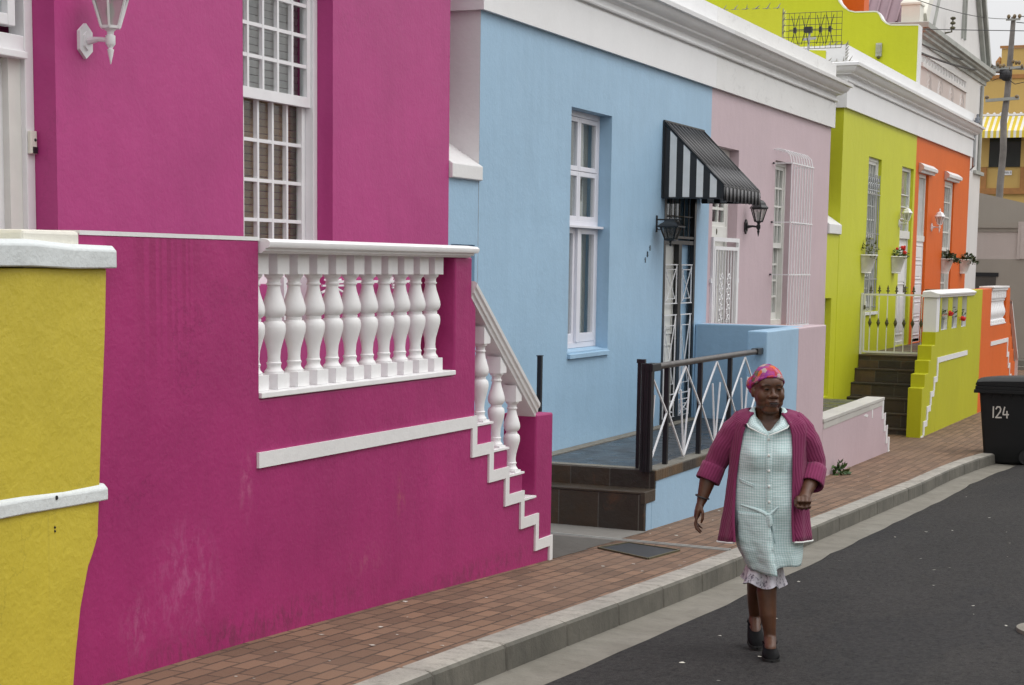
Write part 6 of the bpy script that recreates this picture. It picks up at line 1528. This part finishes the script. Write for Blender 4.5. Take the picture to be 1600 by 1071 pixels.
# shoes, bracelet
def shoe(heel, toe, lift, nm):
    mb = MB(); h_ = Vector(heel); t_ = Vector(toe); d = t_-h_; sd = Vector((d.y, -d.x, 0)).normalized(); rr = []
    for u, w_, hh in ((-.06,.012,.02),(0,.030,.052),(.12,.036,.066),(.3,.037,.070),(.45,.040,.060),(.6,.044,.050),(.78,.045,.042),(.92,.036,.033),(1.0,.018,.020),(1.03,.006,.008)):
        c = h_+d*u; ring = []
        for i in range(18):
            a = 2*math.pi*i/18; zz = math.sin(a); ring.append(c+sd*w_*math.copysign(abs(math.cos(a))**.8, math.cos(a))+Vector((0,0,hh*.5+hh*.5*zz)))
        rr.append(ring)
    mb.rings(rr); o = pb(mb, nm, SHOE, smooth=True, angle=60)
    mb = MB(); rr = []
    for u, w_ in ((-.06,.014),(0,.033),(.2,.039),(.45,.042),(.7,.048),(.92,.040),(1.03,.012)):
        c = h_+d*u; rr.append([c+sd*w_, c-sd*w_, c-sd*w_+Vector((0,0,.014)), c+sd*w_+Vector((0,0,.014))])
    mb.rings(rr); pb(mb, 'sole', M['rubber'], smooth=True, angle=50)
    mb = MB(); c = h_+d*.22; mb.tube([c+(sd*.036*math.cos(a*.393)+d.normalized()*.052*math.sin(a*.393))+Vector((0,0,.064+.004*math.cos(a*.8))) for a in range(16)], .006, 6, closed=True); pb(mb, 'shoe_collar', SHOE, smooth=True)
shoe((.036,.015,.006), (.052,-.215,.004), 0, 'shoe'); shoe((-.050,.345,.055), (-.026,.125,-.004), .05, 'shoe')
mb = MB(); mb.tube([(-.3345+.034*math.cos(a*.45), -.002+.034*math.sin(a*.45), .822-.010*math.cos(a*.45)) for a in range(14)], .0042, 6, closed=True); pb(mb, 'bracelet', M['black_matt'], smooth=True)

CX, CY, CZ = (0.916973,0.398704,0.014012), (-0.061949,0.107603,0.992262), (0.394111,-0.910745,0.123368)
EXPO = 0.17
# ================================================================ CAMERA, SKY, SUN
cam_d = bpy.data.cameras.new('camera'); cam = bpy.data.objects.new('camera', cam_d); col.objects.link(cam); scene.camera = cam
Xc = Vector(CX); Yc = Vector(CY); Zc = Vector(CZ)      # right, up and back axes of the camera
cam.matrix_world = Matrix(((Xc.x,Yc.x,Zc.x,0),(Xc.y,Yc.y,Zc.y,0),(Xc.z,Yc.z,Zc.z,1.6),(0,0,0,1)))
cam_d.sensor_width = 36; cam_d.lens = 2700/1600*36; cam_d.shift_y = (749-535.5)/1600; cam_d.clip_start = .1; cam_d.clip_end = 3000

w = bpy.data.worlds.new('World'); scene.world = w; w.use_nodes = True; nt = w.node_tree
bg = nt.nodes['Background']; sky = nt.nodes.new('ShaderNodeTexSky'); sky.sky_type = 'NISHITA'; sky.sun_disc = False
SE, SR = R(55), R(75)
SKY_H, SKY_Z = .82, 2.2
sky.sun_elevation = SE; sky.sun_rotation = SR; sky.air_density = 1.0; sky.dust_density = 6; sky.ozone_density = 1
# overcast: a bright, almost colourless cloud deck, modulated by soft cloud noise
hs = nt.nodes.new('ShaderNodeHueSaturation'); hs.inputs['Saturation'].default_value = .10; nt.links.new(sky.outputs[0], hs.inputs['Color'])
tc = nt.nodes.new('ShaderNodeTexCoord'); cn = nt.nodes.new('ShaderNodeTexNoise'); cn.inputs['Scale'].default_value = 2.2; cn.inputs['Detail'].default_value = 6; nt.links.new(tc.outputs['Generated'], cn.inputs['Vector'])
cr = nt.nodes.new('ShaderNodeValToRGB'); cr.color_ramp.elements[0].position = .3; cr.color_ramp.elements[0].color = (7.6,7.65,7.8,1); cr.color_ramp.elements[1].position = .7; cr.color_ramp.elements[1].color = (9.2,9.2,9.25,1); nt.links.new(cn.outputs[0], cr.inputs[0])
mx = nt.nodes.new('ShaderNodeMix'); mx.data_type = 'RGBA'; mx.inputs[0].default_value = .85; nt.links.new(hs.outputs[0], mx.inputs[6]); nt.links.new(cr.outputs[0], mx.inputs[7])
# an overcast sky is about three times brighter overhead than at the horizon
sx = nt.nodes.new('ShaderNodeSeparateXYZ'); nt.links.new(tc.outputs['Generated'], sx.inputs[0])
mr = nt.nodes.new('ShaderNodeMapRange'); mr.inputs[1].default_value = 0; mr.inputs[2].default_value = 1; mr.inputs[3].default_value = SKY_H; mr.inputs[4].default_value = SKY_Z; nt.links.new(sx.outputs[2], mr.inputs[0])
vm = nt.nodes.new('ShaderNodeVectorMath'); vm.operation = 'SCALE'; nt.links.new(mx.outputs[2], vm.inputs[0]); nt.links.new(mr.outputs[0], vm.inputs['Scale'])
nt.links.new(vm.outputs[0], bg.inputs[0]); bg.inputs[1].default_value = .1
sd = bpy.data.lights.new('sun', 'SUN'); sd.energy = .5; sd.angle = R(35); sd.color = (1, .975, .94)
so = bpy.data.objects.new('sun', sd); col.objects.link(so)
dirv = Vector((math.cos(SE)*math.sin(SR), math.cos(SE)*math.cos(SR), math.sin(SE)))
so.rotation_euler = dirv.to_track_quat('Z', 'Y').to_euler(); so.location = (20, 5, 30)
scene.view_settings.view_transform = 'Standard'; scene.view_settings.look = 'None'; scene.view_settings.exposure = EXPO; scene.view_settings.gamma = 1
scene.cycles.max_bounces = 8; scene.cycles.transparent_max_bounces = 12
